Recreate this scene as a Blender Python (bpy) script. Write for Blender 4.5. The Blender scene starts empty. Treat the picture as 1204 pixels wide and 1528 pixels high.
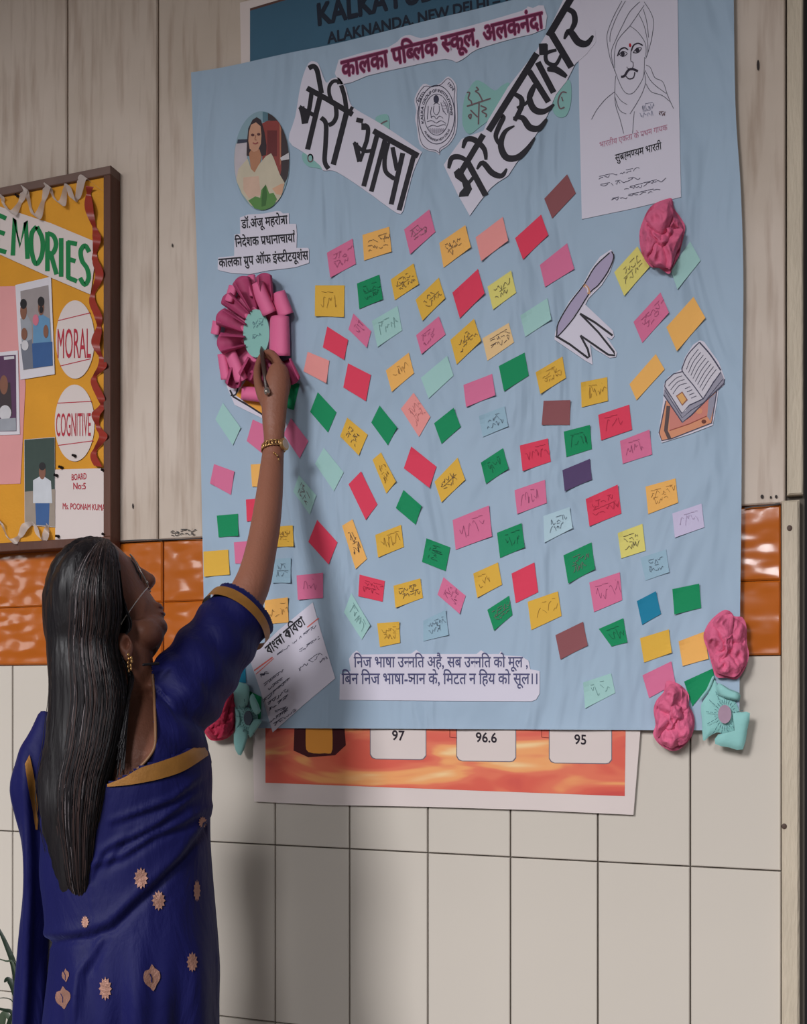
import bpy, bmesh, math, random
import numpy as np
from mathutils import Vector, Matrix, noise
from mathutils.geometry import tessellate_polygon
from mathutils.bvhtree import BVHTree
random.seed(7)
SC = bpy.context.scene
COL = SC.collection
# ------------------------------------------------------------------ camera
FPX, HOR, CXP = 1500.0, 1043.0, 602.0
TH = math.atan(FPX / 4400.0)
DP, CAMX, CAMZ = 1.496, 0.509, 1.30
SN, CS = math.sin(TH), math.cos(TH)
cam = bpy.data.cameras.new('camera')
cam.sensor_fit = 'VERTICAL'; cam.sensor_height = 36.0
cam.lens = FPX / 1528 * 36; cam.shift_y = (HOR - 764) / 1528
cam.clip_start = 0.05; cam.clip_end = 50
camo = bpy.data.objects.new('camera', cam); COL.objects.link(camo)
camo.location = (CAMX, -DP, CAMZ); camo.rotation_euler = (math.pi / 2, 0, TH)
SC.camera = camo
SC.view_settings.view_transform = 'Standard'; SC.view_settings.look = 'None'
SC.view_settings.gamma = 1; SC.view_settings.exposure = -0.32; SC.view_settings.use_curve_mapping = False
# ------------------------------------------------------------------ world and lights
w = bpy.data.worlds.new('world'); SC.world = w; w.use_nodes = True
w.node_tree.nodes['Background'].inputs[0].default_value = (0.80, 0.88, 1.0, 1)
w.node_tree.nodes['Background'].inputs[1].default_value = 0.10
def area(name, loc, to, sx, sy, power, col=(1, 1, 1)):
    l = bpy.data.lights.new(name, 'AREA'); l.shape = 'RECTANGLE'; l.size = sx; l.size_y = sy
    l.energy = power; l.color = col
    o = bpy.data.objects.new(name, l); COL.objects.link(o); o.location = loc
    o.rotation_euler = (Vector(to) - Vector(loc)).to_track_quat('-Z', 'Y').to_euler()
area('window_daylight', (-1.2, -4.6, 3.75), (-0.1, 0, 1.2), 1.1, 2.2, 430, (0.98, 0.98, 1.0))
area('window_daylight_second', (0.9, -4.6, 3.75), (0.4, 0, 1.2), 0.6, 2.2, 130, (0.96, 0.97, 1.0))
area('tile_highlight_lamp', (-2.2, -3.9, 2.5), (-0.4, 0, 1.4), 0.55, 0.5, 11, (1.0, 0.98, 0.96))  # small lamp added to put a highlight on the left orange tiles
area('tile_highlight_lamp_far', (-4.6, -3.9, 2.3), (-0.9, 0, 1.4), 0.8, 0.9, 15, (1.0, 0.98, 0.96))  # another added lamp, farther left, for reflections in the leftmost orange tiles

# ------------------------------------------------------------------ pixel <-> wall helpers (layout was measured on the wall plane)
def W(px, py, d=0.0):
    u = (px - CXP) / FPX; t = (DP - d) / (CS + u * SN)
    return Vector((CAMX + t * (-SN + u * CS), -d, CAMZ + t * (HOR - py) / FPX))
def mpp(px, d):
    u = (px - CXP) / FPX
    return (DP - d) / (CS + u * SN) / FPX
def proj(p):
    rx, ry, rz = p[0] - CAMX, p[1] + DP, p[2] - CAMZ
    f = -rx * SN + ry * CS
    return (CXP + FPX * (rx * CS + ry * SN) / f, HOR - FPX * rz / f)
VD = Vector((-SN, CS, 0)); VR = Vector((CS, SN, 0))
# ------------------------------------------------------------------ materials
def lin(c):
    return tuple((v / 255 / 12.92) if v / 255 <= .04045 else ((v / 255 + .055) / 1.055) ** 2.4 for v in c) + (1,)
MC = {}
def mat(name, rgb, rough=.7, var=.06, vscale=8, bump=0, bscale=60, metal=0, sheen=0, stretch=None, spec=.3, alpha=1, coat=0):
    if name in MC: return MC[name]
    m = bpy.data.materials.new(name); m.use_nodes = True; n = m.node_tree; b = n.nodes['Principled BSDF']
    b.inputs['Roughness'].default_value = rough; b.inputs['Metallic'].default_value = metal
    b.inputs['Specular IOR Level'].default_value = spec
    if sheen: b.inputs['Sheen Weight'].default_value = sheen
    if coat: b.inputs['Coat Weight'].default_value = coat; b.inputs['Coat Roughness'].default_value = .08
    b.inputs['Alpha'].default_value = alpha
    tc = n.nodes.new('ShaderNodeTexCoord'); mp = n.nodes.new('ShaderNodeMapping')
    n.links.new(tc.outputs['Object'], mp.inputs[0])
    if stretch: mp.inputs['Scale'].default_value = stretch
    t = n.nodes.new('ShaderNodeTexNoise'); t.inputs['Scale'].default_value = vscale; t.inputs['Detail'].default_value = 5
    n.links.new(mp.outputs[0], t.inputs[0])
    mx = n.nodes.new('ShaderNodeMix'); mx.data_type = 'RGBA'
    c = lin(rgb)
    mx.inputs[6].default_value = tuple(max(0, x * (1 - var * 2)) for x in c[:3]) + (1,)
    mx.inputs[7].default_value = tuple(min(1, x * (1 + var * 2)) for x in c[:3]) + (1,)
    n.links.new(t.outputs[0], mx.inputs[0]); n.links.new(mx.outputs[2], b.inputs['Base Color'])
    if bump:
        t2 = n.nodes.new('ShaderNodeTexNoise'); t2.inputs['Scale'].default_value = bscale; t2.inputs['Detail'].default_value = 4
        n.links.new(mp.outputs[0], t2.inputs[0])
        bp = n.nodes.new('ShaderNodeBump'); bp.inputs['Strength'].default_value = bump; bp.inputs['Distance'].default_value = .01
        n.links.new(t2.outputs[0], bp.inputs['Height']); n.links.new(bp.outputs[0], b.inputs['Normal'])
    MC[name] = m
    return m
INK = mat('black_ink', (30, 26, 36), .6)
INKS = mat('soft_ink', (74, 72, 92), .7)
SLOG = mat('slogan_ink', (82, 82, 118), .7)
WHITE = mat('white_paper', (212, 206, 220), .75, .02)
WHITE2 = mat('board_white', (214, 200, 196), .75, .03)
CARD = {'P': ('pink', (214, 112, 150)), 'R': ('red', (222, 62, 90)), 'G': ('green', (8, 138, 88)), 'Y': ('mustard yellow', (222, 174, 66)),
        'O': ('light orange', (238, 178, 96)), 'S': ('salmon', (232, 150, 146)), 'M': ('pale mint', (160, 200, 196)), 'N': ('brown', (140, 82, 86)),
        'V': ('dark purple', (84, 64, 104)), 'L': ('pale lavender', (200, 190, 218)), 'B': ('pale blue', (150, 180, 198)), 'T': ('teal', (20, 124, 158)),
        'K': ('lemon yellow', (220, 208, 116)), 'C': ('peach', (228, 192, 140)), 'H': ('whitish blue', (176, 202, 214))}
CM = {k: mat('card_' + v[0].replace(' ', '_'), v[1], .75, .04, 6, .08, 90) for k, v in CARD.items()}

# ------------------------------------------------------------------ object helpers
def link(name, me, parent=None, label=None, cat=None, group=None, kind=None, org=None):
    """origin is moved to the mesh's own centre (or org)"""
    co = np.empty(len(me.vertices) * 3, np.float32); me.vertices.foreach_get('co', co); co = co.reshape(-1, 3)
    if org is None: org = Vector(((co[:, 0].min() + co[:, 0].max()) / 2, co[:, 1].max(), co[:, 2].min())) if len(co) else Vector()
    org = Vector(org)
    co = co - np.array(org, np.float32)
    me.vertices.foreach_set('co', co.ravel()); me.update()
    o = bpy.data.objects.new(name, me); COL.objects.link(o)
    put(o, org, parent); tag(o, label, cat, group, kind)
    return o
def put(o, org, parent):
    o['_o'] = list(org)
    if parent is not None:
        o.parent = parent; o.location = Vector(org) - Vector(parent['_o'])
    else: o.location = org
def tag(o, label=None, cat=None, group=None, kind=None):
    if label: o['label'] = label
    if cat: o['category'] = cat
    if group: o['group'] = group
    if kind: o['kind'] = kind
def empty(name, org, label=None, cat=None, group=None, kind=None, parent=None):
    o = bpy.data.objects.new(name, None); COL.objects.link(o); o.empty_display_size = .02
    put(o, Vector(org), parent); tag(o, label, cat, group, kind); return o
class MB:
    def __init__(s): s.v = []; s.f = []; s.m = []; s.mats = []
    def mi(s, m):
        if m not in s.mats: s.mats.append(m)
        return s.mats.index(m)
    def add(s, v, f, m):
        b = len(s.v); k = s.mi(m)
        s.v += [tuple(p) for p in v]; s.f += [tuple(b + i for i in q) for q in f]; s.m += [k] * len(f)
    def box(s, x0, x1, y0, y1, z0, z1, m, ch=0):
        """box; y0 is the front (towards the room); ch chamfers the front edges"""
        fr = [(x0 + ch, y0, z0 + ch), (x1 - ch, y0, z0 + ch), (x1 - ch, y0, z1 - ch), (x0 + ch, y0, z1 - ch)]
        md = [(x0, y0 + ch, z0), (x1, y0 + ch, z0), (x1, y0 + ch, z1), (x0, y0 + ch, z1)]
        bk = [(x0, y1, z0), (x1, y1, z0), (x1, y1, z1), (x0, y1, z1)]
        fs = [(0, 1, 2, 3), (11, 10, 9, 8)]
        for a in (0, 4):
            for i in range(4): j = (i + 1) % 4; fs.append((a + i, a + 4 + i, a + 4 + j, a + j))
        s.add(fr + md + bk, fs, m)
    def tube(s, pts, rad, m, n=8, cap=True):
        pts = [Vector(p) for p in pts]; N = len(pts); vs = []; up = None
        for i, p in enumerate(pts):
            t = (pts[min(i + 1, N - 1)] - pts[max(i - 1, 0)]); t = t.normalized() if t.length > 1e-9 else Vector((0, 0, 1))
            if up is None: up = t.orthogonal().normalized()
            up = (up - t * up.dot(t)).normalized(); bi = t.cross(up)
            r = rad[i] if isinstance(rad, (list, tuple)) else rad
            for k in range(n):
                a = 2 * math.pi * k / n; vs.append(p + up * (math.cos(a) * r) + bi * (math.sin(a) * r))
        fs = [(i * n + k, i * n + (k + 1) % n, (i + 1) * n + (k + 1) % n, (i + 1) * n + k) for i in range(N - 1) for k in range(n)]
        if cap: fs += [tuple(range(n - 1, -1, -1)), tuple((N - 1) * n + k for k in range(n))]
        s.add(vs, fs, m)
    def ell(s, c, rx, ry, rz, m, n=14, k=9, rot=None):
        vs = []; fs = []
        for i in range(k + 1):
            a = math.pi * i / k
            for j in range(n):
                b = 2 * math.pi * j / n
                v = Vector((rx * math.sin(a) * math.cos(b), ry * math.sin(a) * math.sin(b), rz * math.cos(a)))
                if rot: v = rot @ v
                vs.append(Vector(c) + v)
        for i in range(k):
            for j in range(n): fs.append((i * n + j, (i + 1) * n + j, (i + 1) * n + (j + 1) % n, i * n + (j + 1) % n))
        s.add(vs, fs, m)
    def grid(s, fn, nu, nv, m, closeu=False):
        vs = [fn(i / nu, j / nv) for j in range(nv + 1) for i in range(nu + (0 if closeu else 1))]
        n = nu if closeu else nu + 1
        fs = [(j * n + i, j * n + (i + 1) % n, (j + 1) * n + (i + 1) % n, (j + 1) * n + i) for j in range(nv) for i in range(nu)]
        s.add(vs, fs, m)
    def mesh(s, name, smooth=False):
        me = bpy.data.meshes.new(name); me.from_pydata(s.v, [], s.f)
        for m in s.mats: me.materials.append(m)
        me.polygons.foreach_set('material_index', s.m)
        if smooth: me.polygons.foreach_set('use_smooth', [True] * len(me.polygons))
        me.update(); return me
    def obj(s, name, parent=None, label=None, cat=None, group=None, kind=None, smooth=False, org=None):
        return link(name, s.mesh(name, smooth), parent, label, cat, group, kind, org)
def cat_rom(pts, n=6, closed=False):
    P = [Vector(tuple(p)) for p in pts]; out = []; N = len(P)
    for i in range(N if closed else N - 1):
        g = (lambda k: P[k % N]) if closed else (lambda k: P[min(max(k, 0), N - 1)])
        a, b, c, d = g(i - 1), g(i), g(i + 1), g(i + 2)
        for k in range(n):
            t = k / n
            out.append(.5 * ((2 * b) + (c - a) * t + (2 * a - 5 * b + 4 * c - d) * t * t + (3 * b - a - 3 * c + d) * t ** 3))
    if not closed: out.append(P[-1])
    return out
def T(o, s, pts): return [(o[0] + x / s, o[1] + y / s) for x, y in pts]
class Flat(MB):
    """flat paper shapes and print on a plane parallel to the wall at distance d; coordinates are the measured layout units"""
    def __init__(s, d): super().__init__(); s.d = d; s.k = 0
    def cut(s, pts, m, off=.0006, th=.0004):
        tri = tessellate_polygon([[Vector((p[0], p[1], 0)) for p in pts]])
        n = len(pts); fv = [W(p[0], p[1], s.d + off) for p in pts]; bv = [v + Vector((0, th, 0)) for v in fv]
        fs = [tuple(t) for t in tri] + [(i, n + i, n + (i + 1) % n, (i + 1) % n) for i in range(n)]
        s.add(fv + bv, fs, m)
    def poly(s, pts, m, off=.0008):
        tri = tessellate_polygon([[Vector((p[0], p[1], 0)) for p in pts]])
        s.add([W(p[0], p[1], s.d + off) for p in pts], [tuple(t) for t in tri], m)
    def ellipse(s, c, rx, ry, m, off=.0008, n=40, rot=0, cut=0):
        pts = [(c[0] + rx * math.cos(a) * math.cos(rot) - ry * math.sin(a) * math.sin(rot), c[1] + rx * math.cos(a) * math.sin(rot) + ry * math.sin(a) * math.cos(rot)) for a in [2 * math.pi * i / n for i in range(n)]]
        if cut: s.cut(pts, m, off, cut)
        else: s.poly(pts, m, off)
        return pts
    def stroke(s, pts, wd, m, off=.001, smooth=True, closed=False, taper=0):
        P = [Vector(p[:2]) for p in pts]
        if smooth and len(P) > 2: P = cat_rom(P, 5, closed)
        if closed: P.append(P[0])
        n = len(P); vs = []; s.k += 1; off += s.k * .000006
        for i in range(n):
            t = P[min(i + 1, n - 1)] - P[max(i - 1, 0)]
            if closed and i in (0, n - 1): t = P[1] - P[n - 2]
            t = t.normalized() if t.length > 1e-9 else Vector((1, 0)); nn = Vector((-t.y, t.x))
            ww = (wd[min(int(i / n * len(wd)), len(wd) - 1)] if isinstance(wd, list) else wd) / 2
            if taper: k = i / (n - 1); ww *= 1 - taper * abs(2 * k - 1) ** 2
            vs += [W(*(P[i] + nn * ww), s.d + off), W(*(P[i] - nn * ww), s.d + off)]
        s.add(vs, [(2 * i, 2 * i + 1, 2 * i + 3, 2 * i + 2) for i in range(n - 1)], m)
    def scribble(s, quad, rows, m, wd=.7, off=.0009, fill=.7, rnd=random):
        """illegible pen handwriting inside a quad (tl, tr, br, bl)"""
        q = [Vector(p) for p in quad]
        def at(u, v): return (q[0] * (1 - u) + q[1] * u) * (1 - v) + (q[3] * (1 - u) + q[2] * u) * v
        for r in range(rows):
            v0 = .22 + .56 * (r + .5) / rows if rows > 1 else .5
            u = .15 + rnd.random() * (1 - fill) * .6; e = min(.88, u + fill * (.55 + .45 * rnd.random())); hgt = .30 / rows
            while u < e:
                L = .10 + rnd.random() * .12; pts = []
                k = rnd.randint(3, 5)
                for i in range(k): pts.append(at(u + L * (i / (k - 1)) * .8 + rnd.uniform(-.02, .02), v0 + rnd.uniform(-hgt, hgt) * .8))
                s.stroke(pts, wd, m, off)
                if rnd.random() < .6: s.stroke([at(u, v0 - hgt), at(min(u + L, e), v0 - hgt * .9)], wd, m, off, False)
                u += L * 1.05
# --- lettering: glyph outlines come from Blender's own default text font
GC = {}
def glyph(ch, off=0):
    if (ch, off) in GC: return GC[ch, off]
    def ev(t):
        c = bpy.data.curves.new('t', 'FONT'); c.body = t; c.resolution_u = 3; c.offset = off
        o = bpy.data.objects.new('t', c); COL.objects.link(o); dg = bpy.context.evaluated_depsgraph_get()
        e = o.evaluated_get(dg); me = e.to_mesh(); v = [(p.co.x, p.co.y) for p in me.vertices]; f = [tuple(p.vertices) for p in me.polygons]
        e.to_mesh_clear(); bpy.data.objects.remove(o); bpy.data.curves.remove(c); return v, f
    if ch == ' ': r = ([], [], .26)
    else:
        v, f = ev(ch); v2, _ = ev(ch + '|' * 9); v1, _ = ev('|' * 9)
        r = (v, f, max(p[0] for p in v2) - max(p[0] for p in v1))
    GC[ch, off] = r; return r
def ribbon2(pts, wd):
    P = [Vector(p) for p in pts]; P = cat_rom(P, 4) if len(P) > 2 else P; v = []; n = len(P)
    for i in range(n):
        t = (P[min(i + 1, n - 1)] - P[max(i - 1, 0)]).normalized(); q = Vector((-t.y, t.x)) * wd / 2
        v += [tuple(P[i] + q), tuple(P[i] - q)]
    return v, [(2 * i, 2 * i + 1, 2 * i + 3, 2 * i + 2) for i in range(n - 1)]
def layout(s, off=0, track=0):
    """'~' half form of the previous letter, '/' rakar stroke, '^' reph, '@' the gya ligature, '%' the tra ligature"""
    V = []; F = []; x = 0; last = 0; st = .075 + 2 * off
    def push(v, f, dx):
        b = len(V); V.extend((p[0] + dx, p[1]) for p in v); F.extend(tuple(b + i for i in q) for q in f)
    for i, ch in enumerate(s):
        nxt = s[i + 1] if i + 1 < len(s) else ''
        if ch == '~': continue
        if ch == '/': push(*ribbon2([(last - .17, .27), (last - .42, .07)], st), 0); continue
        if ch == '^': push(*ribbon2([(last - .13, .62), (last - .02, .72), (last - .03, .83), (last - .13, .86)], st * .8), 0); continue
        if ch in '@%':
            wd = .66 if ch == '@' else .56
            push(*ribbon2([(0, .585), (wd, .585)], st), x); push(*ribbon2([(wd - .12, .6), (wd - .12, 0)], st), x)
            if ch == '@':
                push(*ribbon2([(.1, .56), (.1, .40), (.28, .38), (.32, .25), (.2, .16), (.08, .22)], st), x); push(*ribbon2([(.24, .4), (.36, .33), (wd - .12, .35)], st), x)
            else: push(*ribbon2([(.06, .36), (wd - .12, .36)], st), x); push(*ribbon2([(wd - .14, .35), (.08, .08)], st), x)
            x += wd; last = x; continue
        v, f, a = glyph(ch, off)
        if nxt == '~':
            xc = a - .165; nv = []; nf = []
            for q in f:
                P = [v[k] for k in q]; out = []
                for k in range(len(P)):
                    A, B = P[k], P[(k + 1) % len(P)]
                    if A[0] <= xc: out.append(A)
                    if (A[0] <= xc) != (B[0] <= xc): t = (xc - A[0]) / (B[0] - A[0]); out.append((xc, A[1] + t * (B[1] - A[1])))
                if len(out) > 2: nf.append(tuple(range(len(nv), len(nv) + len(out)))); nv += out
            push(nv, nf, x); x += xc; last = x; continue
        push(v, f, x); x += a + (track if a > .02 else 0); last = x
    return V, F, x
def text(fl, s, p0, p1, up, m, off=.001, bold=0, ref=.62, track=0, fn=None):
    V, F, wd = layout(s, 0, track)
    if not V: return
    p0, p1, up = Vector(p0), Vector(p1), Vector(up)
    if fn is None: fn = lambda x, y: p0 + (p1 - p0) * x + up * y
    shifts = [(0, 0)] if not bold else [(bold * math.cos(a), bold * math.sin(a)) for a in [math.pi * k / 3 for k in range(6)]] + [(0, 0)]
    for k, (sx, sy) in enumerate(shifts): fl.add([W(*fn((x + sx) / wd, (y + sy) / ref), fl.d + off + k * .00001) for x, y in V], F, m)

# ================================================================== SETTING
def X(px): return W(px, 0).x
ZT, ZB, ZG = 1.570, 1.361, 1.060      # top / bottom of the orange band, first grout below
TILEH = .2915
M_cream = mat('cream_glazed_tile', (204, 195, 184), .22, .03, 3, .03, 4, spec=.5)
M_grout = mat('grout', (96, 88, 80), .9)
M_floor = mat('floor_stone', (120, 112, 104), .4, .08, 5)
M_added_ceil = mat('added_ceiling_paint', (150, 146, 140), .9)
M_dark = mat('dark_doorway_wall', (70, 66, 68), .8, .1)
def orange_mat():
    m = mat('orange_glazed_tile', (180, 94, 26), .2, .10, 9, 0, spec=.45, coat=.3)
    n = m.node_tree; b = n.nodes['Principled BSDF']
    tc = n.nodes['Texture Coordinate']; t = n.nodes.new('ShaderNodeTexNoise'); t.inputs['Scale'].default_value = 22; t.inputs['Detail'].default_value = 1
    mp = n.nodes.new('ShaderNodeMapping'); mp.inputs['Scale'].default_value = (.8, 1, 1.4); geo = n.nodes.new('ShaderNodeNewGeometry')
    n.links.new(geo.outputs['Position'], mp.inputs[0]); n.links.new(mp.outputs[0], t.inputs[0])
    bp = n.nodes.new('ShaderNodeBump'); bp.inputs['Distance'].default_value = .012; bp.inputs['Strength'].default_value = .42
    n.links.new(t.outputs[0], bp.inputs['Height'])
    for k in ('Normal', 'Coat Normal'): n.links.new(bp.outputs[0], b.inputs[k])
    return m
M_or = orange_mat()
def wood_mat():
    m = bpy.data.materials.new('painted_wood_panel'); m.use_nodes = True; n = m.node_tree; b = n.nodes['Principled BSDF']
    b.inputs['Roughness'].default_value = .6; b.inputs['Specular IOR Level'].default_value = .25
    g = n.nodes.new('ShaderNodeNewGeometry'); mp = n.nodes.new('ShaderNodeMapping'); mp.inputs['Scale'].default_value = (1, 1, .09)
    n.links.new(g.outputs['Position'], mp.inputs[0])
    t = n.nodes.new('ShaderNodeTexNoise'); t.inputs['Scale'].default_value = 70; t.inputs['Detail'].default_value = 6; n.links.new(mp.outputs[0], t.inputs[0])
    r = n.nodes.new('ShaderNodeValToRGB'); e = r.color_ramp.elements
    e[0].position = .30; e[0].color = lin((184, 165, 151)); e[1].position = .52; e[1].color = lin((206, 190, 177)); n.links.new(t.outputs[0], r.inputs[0])
    t2 = n.nodes.new('ShaderNodeTexNoise'); t2.inputs['Scale'].default_value = 3.5; t2.inputs['Detail'].default_value = 6; n.links.new(g.outputs['Position'], t2.inputs[0])
    r2 = n.nodes.new('ShaderNodeValToRGB'); e = r2.color_ramp.elements; e[0].position = .3; e[0].color = (.80, .78, .74, 1); e[1].position = .6; e[1].color = (1, 1, 1, 1)
    n.links.new(t2.outputs[0], r2.inputs[0])
    mx = n.nodes.new('ShaderNodeMix'); mx.data_type = 'RGBA'; mx.blend_type = 'MULTIPLY'; mx.inputs[0].default_value = 1
    n.links.new(r.outputs[0], mx.inputs[6]); n.links.new(r2.outputs[0], mx.inputs[7]); n.links.new(mx.outputs[2], b.inputs['Base Color'])
    bp = n.nodes.new('ShaderNodeBump'); bp.inputs['Strength'].default_value = .25; bp.inputs['Distance'].default_value = .002
    n.links.new(t.outputs[0], bp.inputs['Height']); n.links.new(bp.outputs[0], b.inputs['Normal']); return m
M_wood = wood_mat()
LX, RX = -2.2, X(1166)
b = MB(); b.box(LX, RX + .03, .004, .15, 0, 2.75, M_grout); wall = b.obj('wall_back', kind='structure')
# cream tiles
xs = [X(p) for p in (20, 110, 205, 304, 408, 517, 637, 759, 890, 1030)]
TW = (xs[-1] - xs[1]) / 8
x_end = xs[-1]; cols = [x_end + TW * k for k in range(-16, 2)]
g = .0011
for z0, z1 in [(ZB, ZG)] + [(ZG - TILEH * k, max(0, ZG - TILEH * (k + 1))) for k in range(4)]:
    for k in range(len(cols) - 1):
        a, c = cols[k], min(cols[k + 1], RX)
        if c - a < .01: continue
        b = MB(); dy = random.uniform(-.0004, .0004)
        b.box(a + g, c - g, -.001 + dy, .005, z1 + g, z0 - g, M_cream, .0012); b.obj('tile', wall)
OW = X(244) - X(95); zm = (ZT + ZB) / 2
for z0, z1 in ((ZT, zm + .0), (zm, ZB)):
    for k in range(-9, 14):
        a = X(244) + OW * k; c = min(a + OW, RX)
        if a < LX or a > RX or c - a < .01: continue
        b = MB(); b.box(a + .0012, c - .0012, -.003, .005, z1 + .0004, z0 - .0004, M_or, .0025); b.obj('tile', wall)
PW = X(238) - X(103)
k = -8
while True:
    a = X(238) + PW * k; c = min(a + PW, X(1173)); k += 1
    if a < LX: continue
    if a > X(1173) - .01: break
    b = MB(); b.box(a + .0014, c - .0014, -.006 + random.uniform(-.0006, .0006), .005, ZT + .002, 2.745, M_wood, .002); b.obj('panel', wall)
# dark scuffs, nail holes
fl = Flat(.007)
for x, y, rx, ry in ((1131, 97, 2, 8), (1137, 741, 2.5, 3), (1150, 742, 1.6, 2), (1158, 741, 2, 2.4), (198, 755, 1, 4), (257, 366, 1, 3), (1179, 718, 3, 4)):
    fl.ellipse((x, y), rx, ry, mat('nail_hole', (52, 44, 42)), .0005, 12)
fl.obj('nail_holes', wall, kind='stuff')
fl = Flat(.0072); mk = mat('old_marker', (70, 66, 66))
fl.scribble([(248, 787), (298, 785), (298, 803), (248, 804)], 2, mk, 1.1, .0005, 1.0)
fl.stroke([(1111, 758.5), (1125, 756), (1145, 754.5), (1164, 751)], 2.2, mk, .0004, True)
fl.stroke([(168, 808), (215, 805.5), (300, 804)], 1.6, mk, .0004, True)
fl.obj('marker_scrawl', wall)
# vertical timber trim at the right edge
M_trim = mat('cream_painted_trim', (196, 182, 162), .6, .10, 12, .25, 90, stretch=(3, 3, .6))
b = MB(); b.box(X(1173) + .001, W(1203, 400, .01).x - .004, -.010, .02, ZT + .012, 2.745, M_trim, .002); b.obj('trim_1', kind='structure')
b = MB(); b.box(RX, W(1193, 1200, .012).x, -.014, .02, 0, ZT + .004, M_trim, .003)
tr2 = b.obj('trim_2', kind='structure')
for px, py in ((1178, 788), (1170, 1233)):
    b = MB(); c = W(px, py, .0145); b.ell(c, .0035, .001, .004, mat('rusty_screw', (84, 66, 58), .6)); b.obj('screw', tr2, smooth=True)
b = MB(); b.box(W(1185, 800, 0).x, 2.2, .022, .16, 0, 2.75, M_dark); b.obj('wall_right', kind='structure')
b = MB(); b.box(LX, 2.2, -5.2, .004, -.05, 0, M_floor); b.obj('floor', kind='structure')
b = MB(); b.box(LX, 2.2, -2.62, .004, 2.75, 2.82, M_added_ceil); b.obj('added_ceiling', kind='structure')  # added out of view, front edge placed to keep daylight off the upper wall

# ================================================================== RESULTS BANNER behind the chart
ban = empty('banner', W(660, 1215, .004), 'printed banner showing only blue header and fiery orange foot behind the blue chart', 'banner')
fl = Flat(.008)
fl.cut([(358, 4), (500, -32), (1040, -150), (1040, 60), (945, 1216), (800, 1209), (640, 1204), (480, 1201), (379, 1196)], WHITE2, 0, .002)
fl.obj('backing_sheet', ban)
fl = Flat(.008); fl.poly([(373, 16), (500, -22), (1000, -140), (1000, 200), (373, 200)], mat('banner_blue', (58, 96, 120), .45, .15, 5), .0004)
fl.poly([(373, 12.5), (500, -25), (500, -22), (373, 16)], mat('banner_brown', (90, 62, 56)), .0005)
fl.obj('header_panel', ban)
fl = Flat(.008)
text(fl, 'KALKA PUBLIC SCHOOL', (473, 38), (838, -45), (-2, -33), mat('banner_letter', (20, 30, 48), .5), .0008, .045, .727)
text(fl, 'ALAKNANDA, NEW DELHI – 110019', (489, 65), (812, -7), (-1, -17), mat('banner_letter', (24, 32, 48), .5), .0008, .035, .727)
fl.obj('lettering', ban)
def fire_mat():
    m = bpy.data.materials.new('fiery_print'); m.use_nodes = True; n = m.node_tree; b = n.nodes['Principled BSDF']; b.inputs['Roughness'].default_value = .4
    g_ = n.nodes.new('ShaderNodeNewGeometry'); mp = n.nodes.new('ShaderNodeMapping'); mp.inputs['Scale'].default_value = (.9, 1, 3.6); mp.inputs['Rotation'].default_value = (0, -.35, 0)
    n.links.new(g_.outputs['Position'], mp.inputs[0])
    t = n.nodes.new('ShaderNodeTexNoise'); t.inputs['Scale'].default_value = 5.5; t.inputs['Detail'].default_value = 2.5; t.inputs['Distortion'].default_value = .8
    n.links.new(mp.outputs[0], t.inputs[0]); r = n.nodes.new('ShaderNodeValToRGB'); r.color_ramp.interpolation = 'EASE'
    e = r.color_ramp.elements; e[0].position = .30; e[0].color = lin((200, 70, 62)); e[1].position = .74; e[1].color = lin((240, 214, 160))
    for p, c in ((.43, (214, 88, 68)), (.52, (222, 110, 80)), (.60, (234, 158, 96))): q = e.new(p); q.color = lin(c)
    n.links.new(t.outputs[0], r.inputs[0]); n.links.new(r.outputs[0], b.inputs['Base Color']); return m
fl = Flat(.008); fl.poly([(396, 1050), (934, 1050), (932, 1188), (396, 1168)], fire_mat(), .0004); fl.obj('fiery_panel', ban)
fl = Flat(.008)
dk = mat('banner_dark_red', (70, 20, 26))
fl.poly([(440, 1060), (512, 1060), (516, 1112), (500, 1127), (460, 1130), (438, 1120)], dk, .0006); fl.poly(cat_rom([(457, 1060), (456, 1105), (460, 1122), (485, 1124), (496, 1118), (494, 1060)], 3), mat('banner_yellow', (230, 150, 60)), .0007)
fl.obj('printed_frame', ban)
edge = mat('box_edge', (110, 100, 108)); 
for x0, x1, s, yb, yt in ((553, 635, '97', 1133, 1103), (682, 769, '96.6', 1136, 1106), (820, 912, '95', 1139, 1109)):
    fl = Flat(.008)
    R = lambda i: [(x0 - i, 1050), (x1 + i, 1050), (x1 + i, yb - 6 + i), (x1 - 4 + i, yb - 1 + i), (x1 - 8, yb + i), (x0 + 8, yb - 1 + i), (x0 + 3 - i, yb - 3 + i), (x0 - i, yb - 8 + i)]
    fl.poly(R(1.2), edge, .0006); fl.poly(R(0), WHITE2, .0007)
    cx = (x0 + x1) / 2; hw = 16 if s == '96.6' else 9.5
    text(fl, s, (cx - hw, yt + 1), (cx + hw, yt + 2), (0, -15), mat('number_ink', (40, 30, 40)), .0009, .02, .727); fl.obj('score_box', ban)
fl = Flat(.008)
for x in (671, 808): fl.stroke([(x, 1085), (x, 1100), (x + 11, 1101)], .9, mat('thin_red', (120, 40, 30)), .0008, False)
fl.obj('printed_connector', ban)

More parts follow.
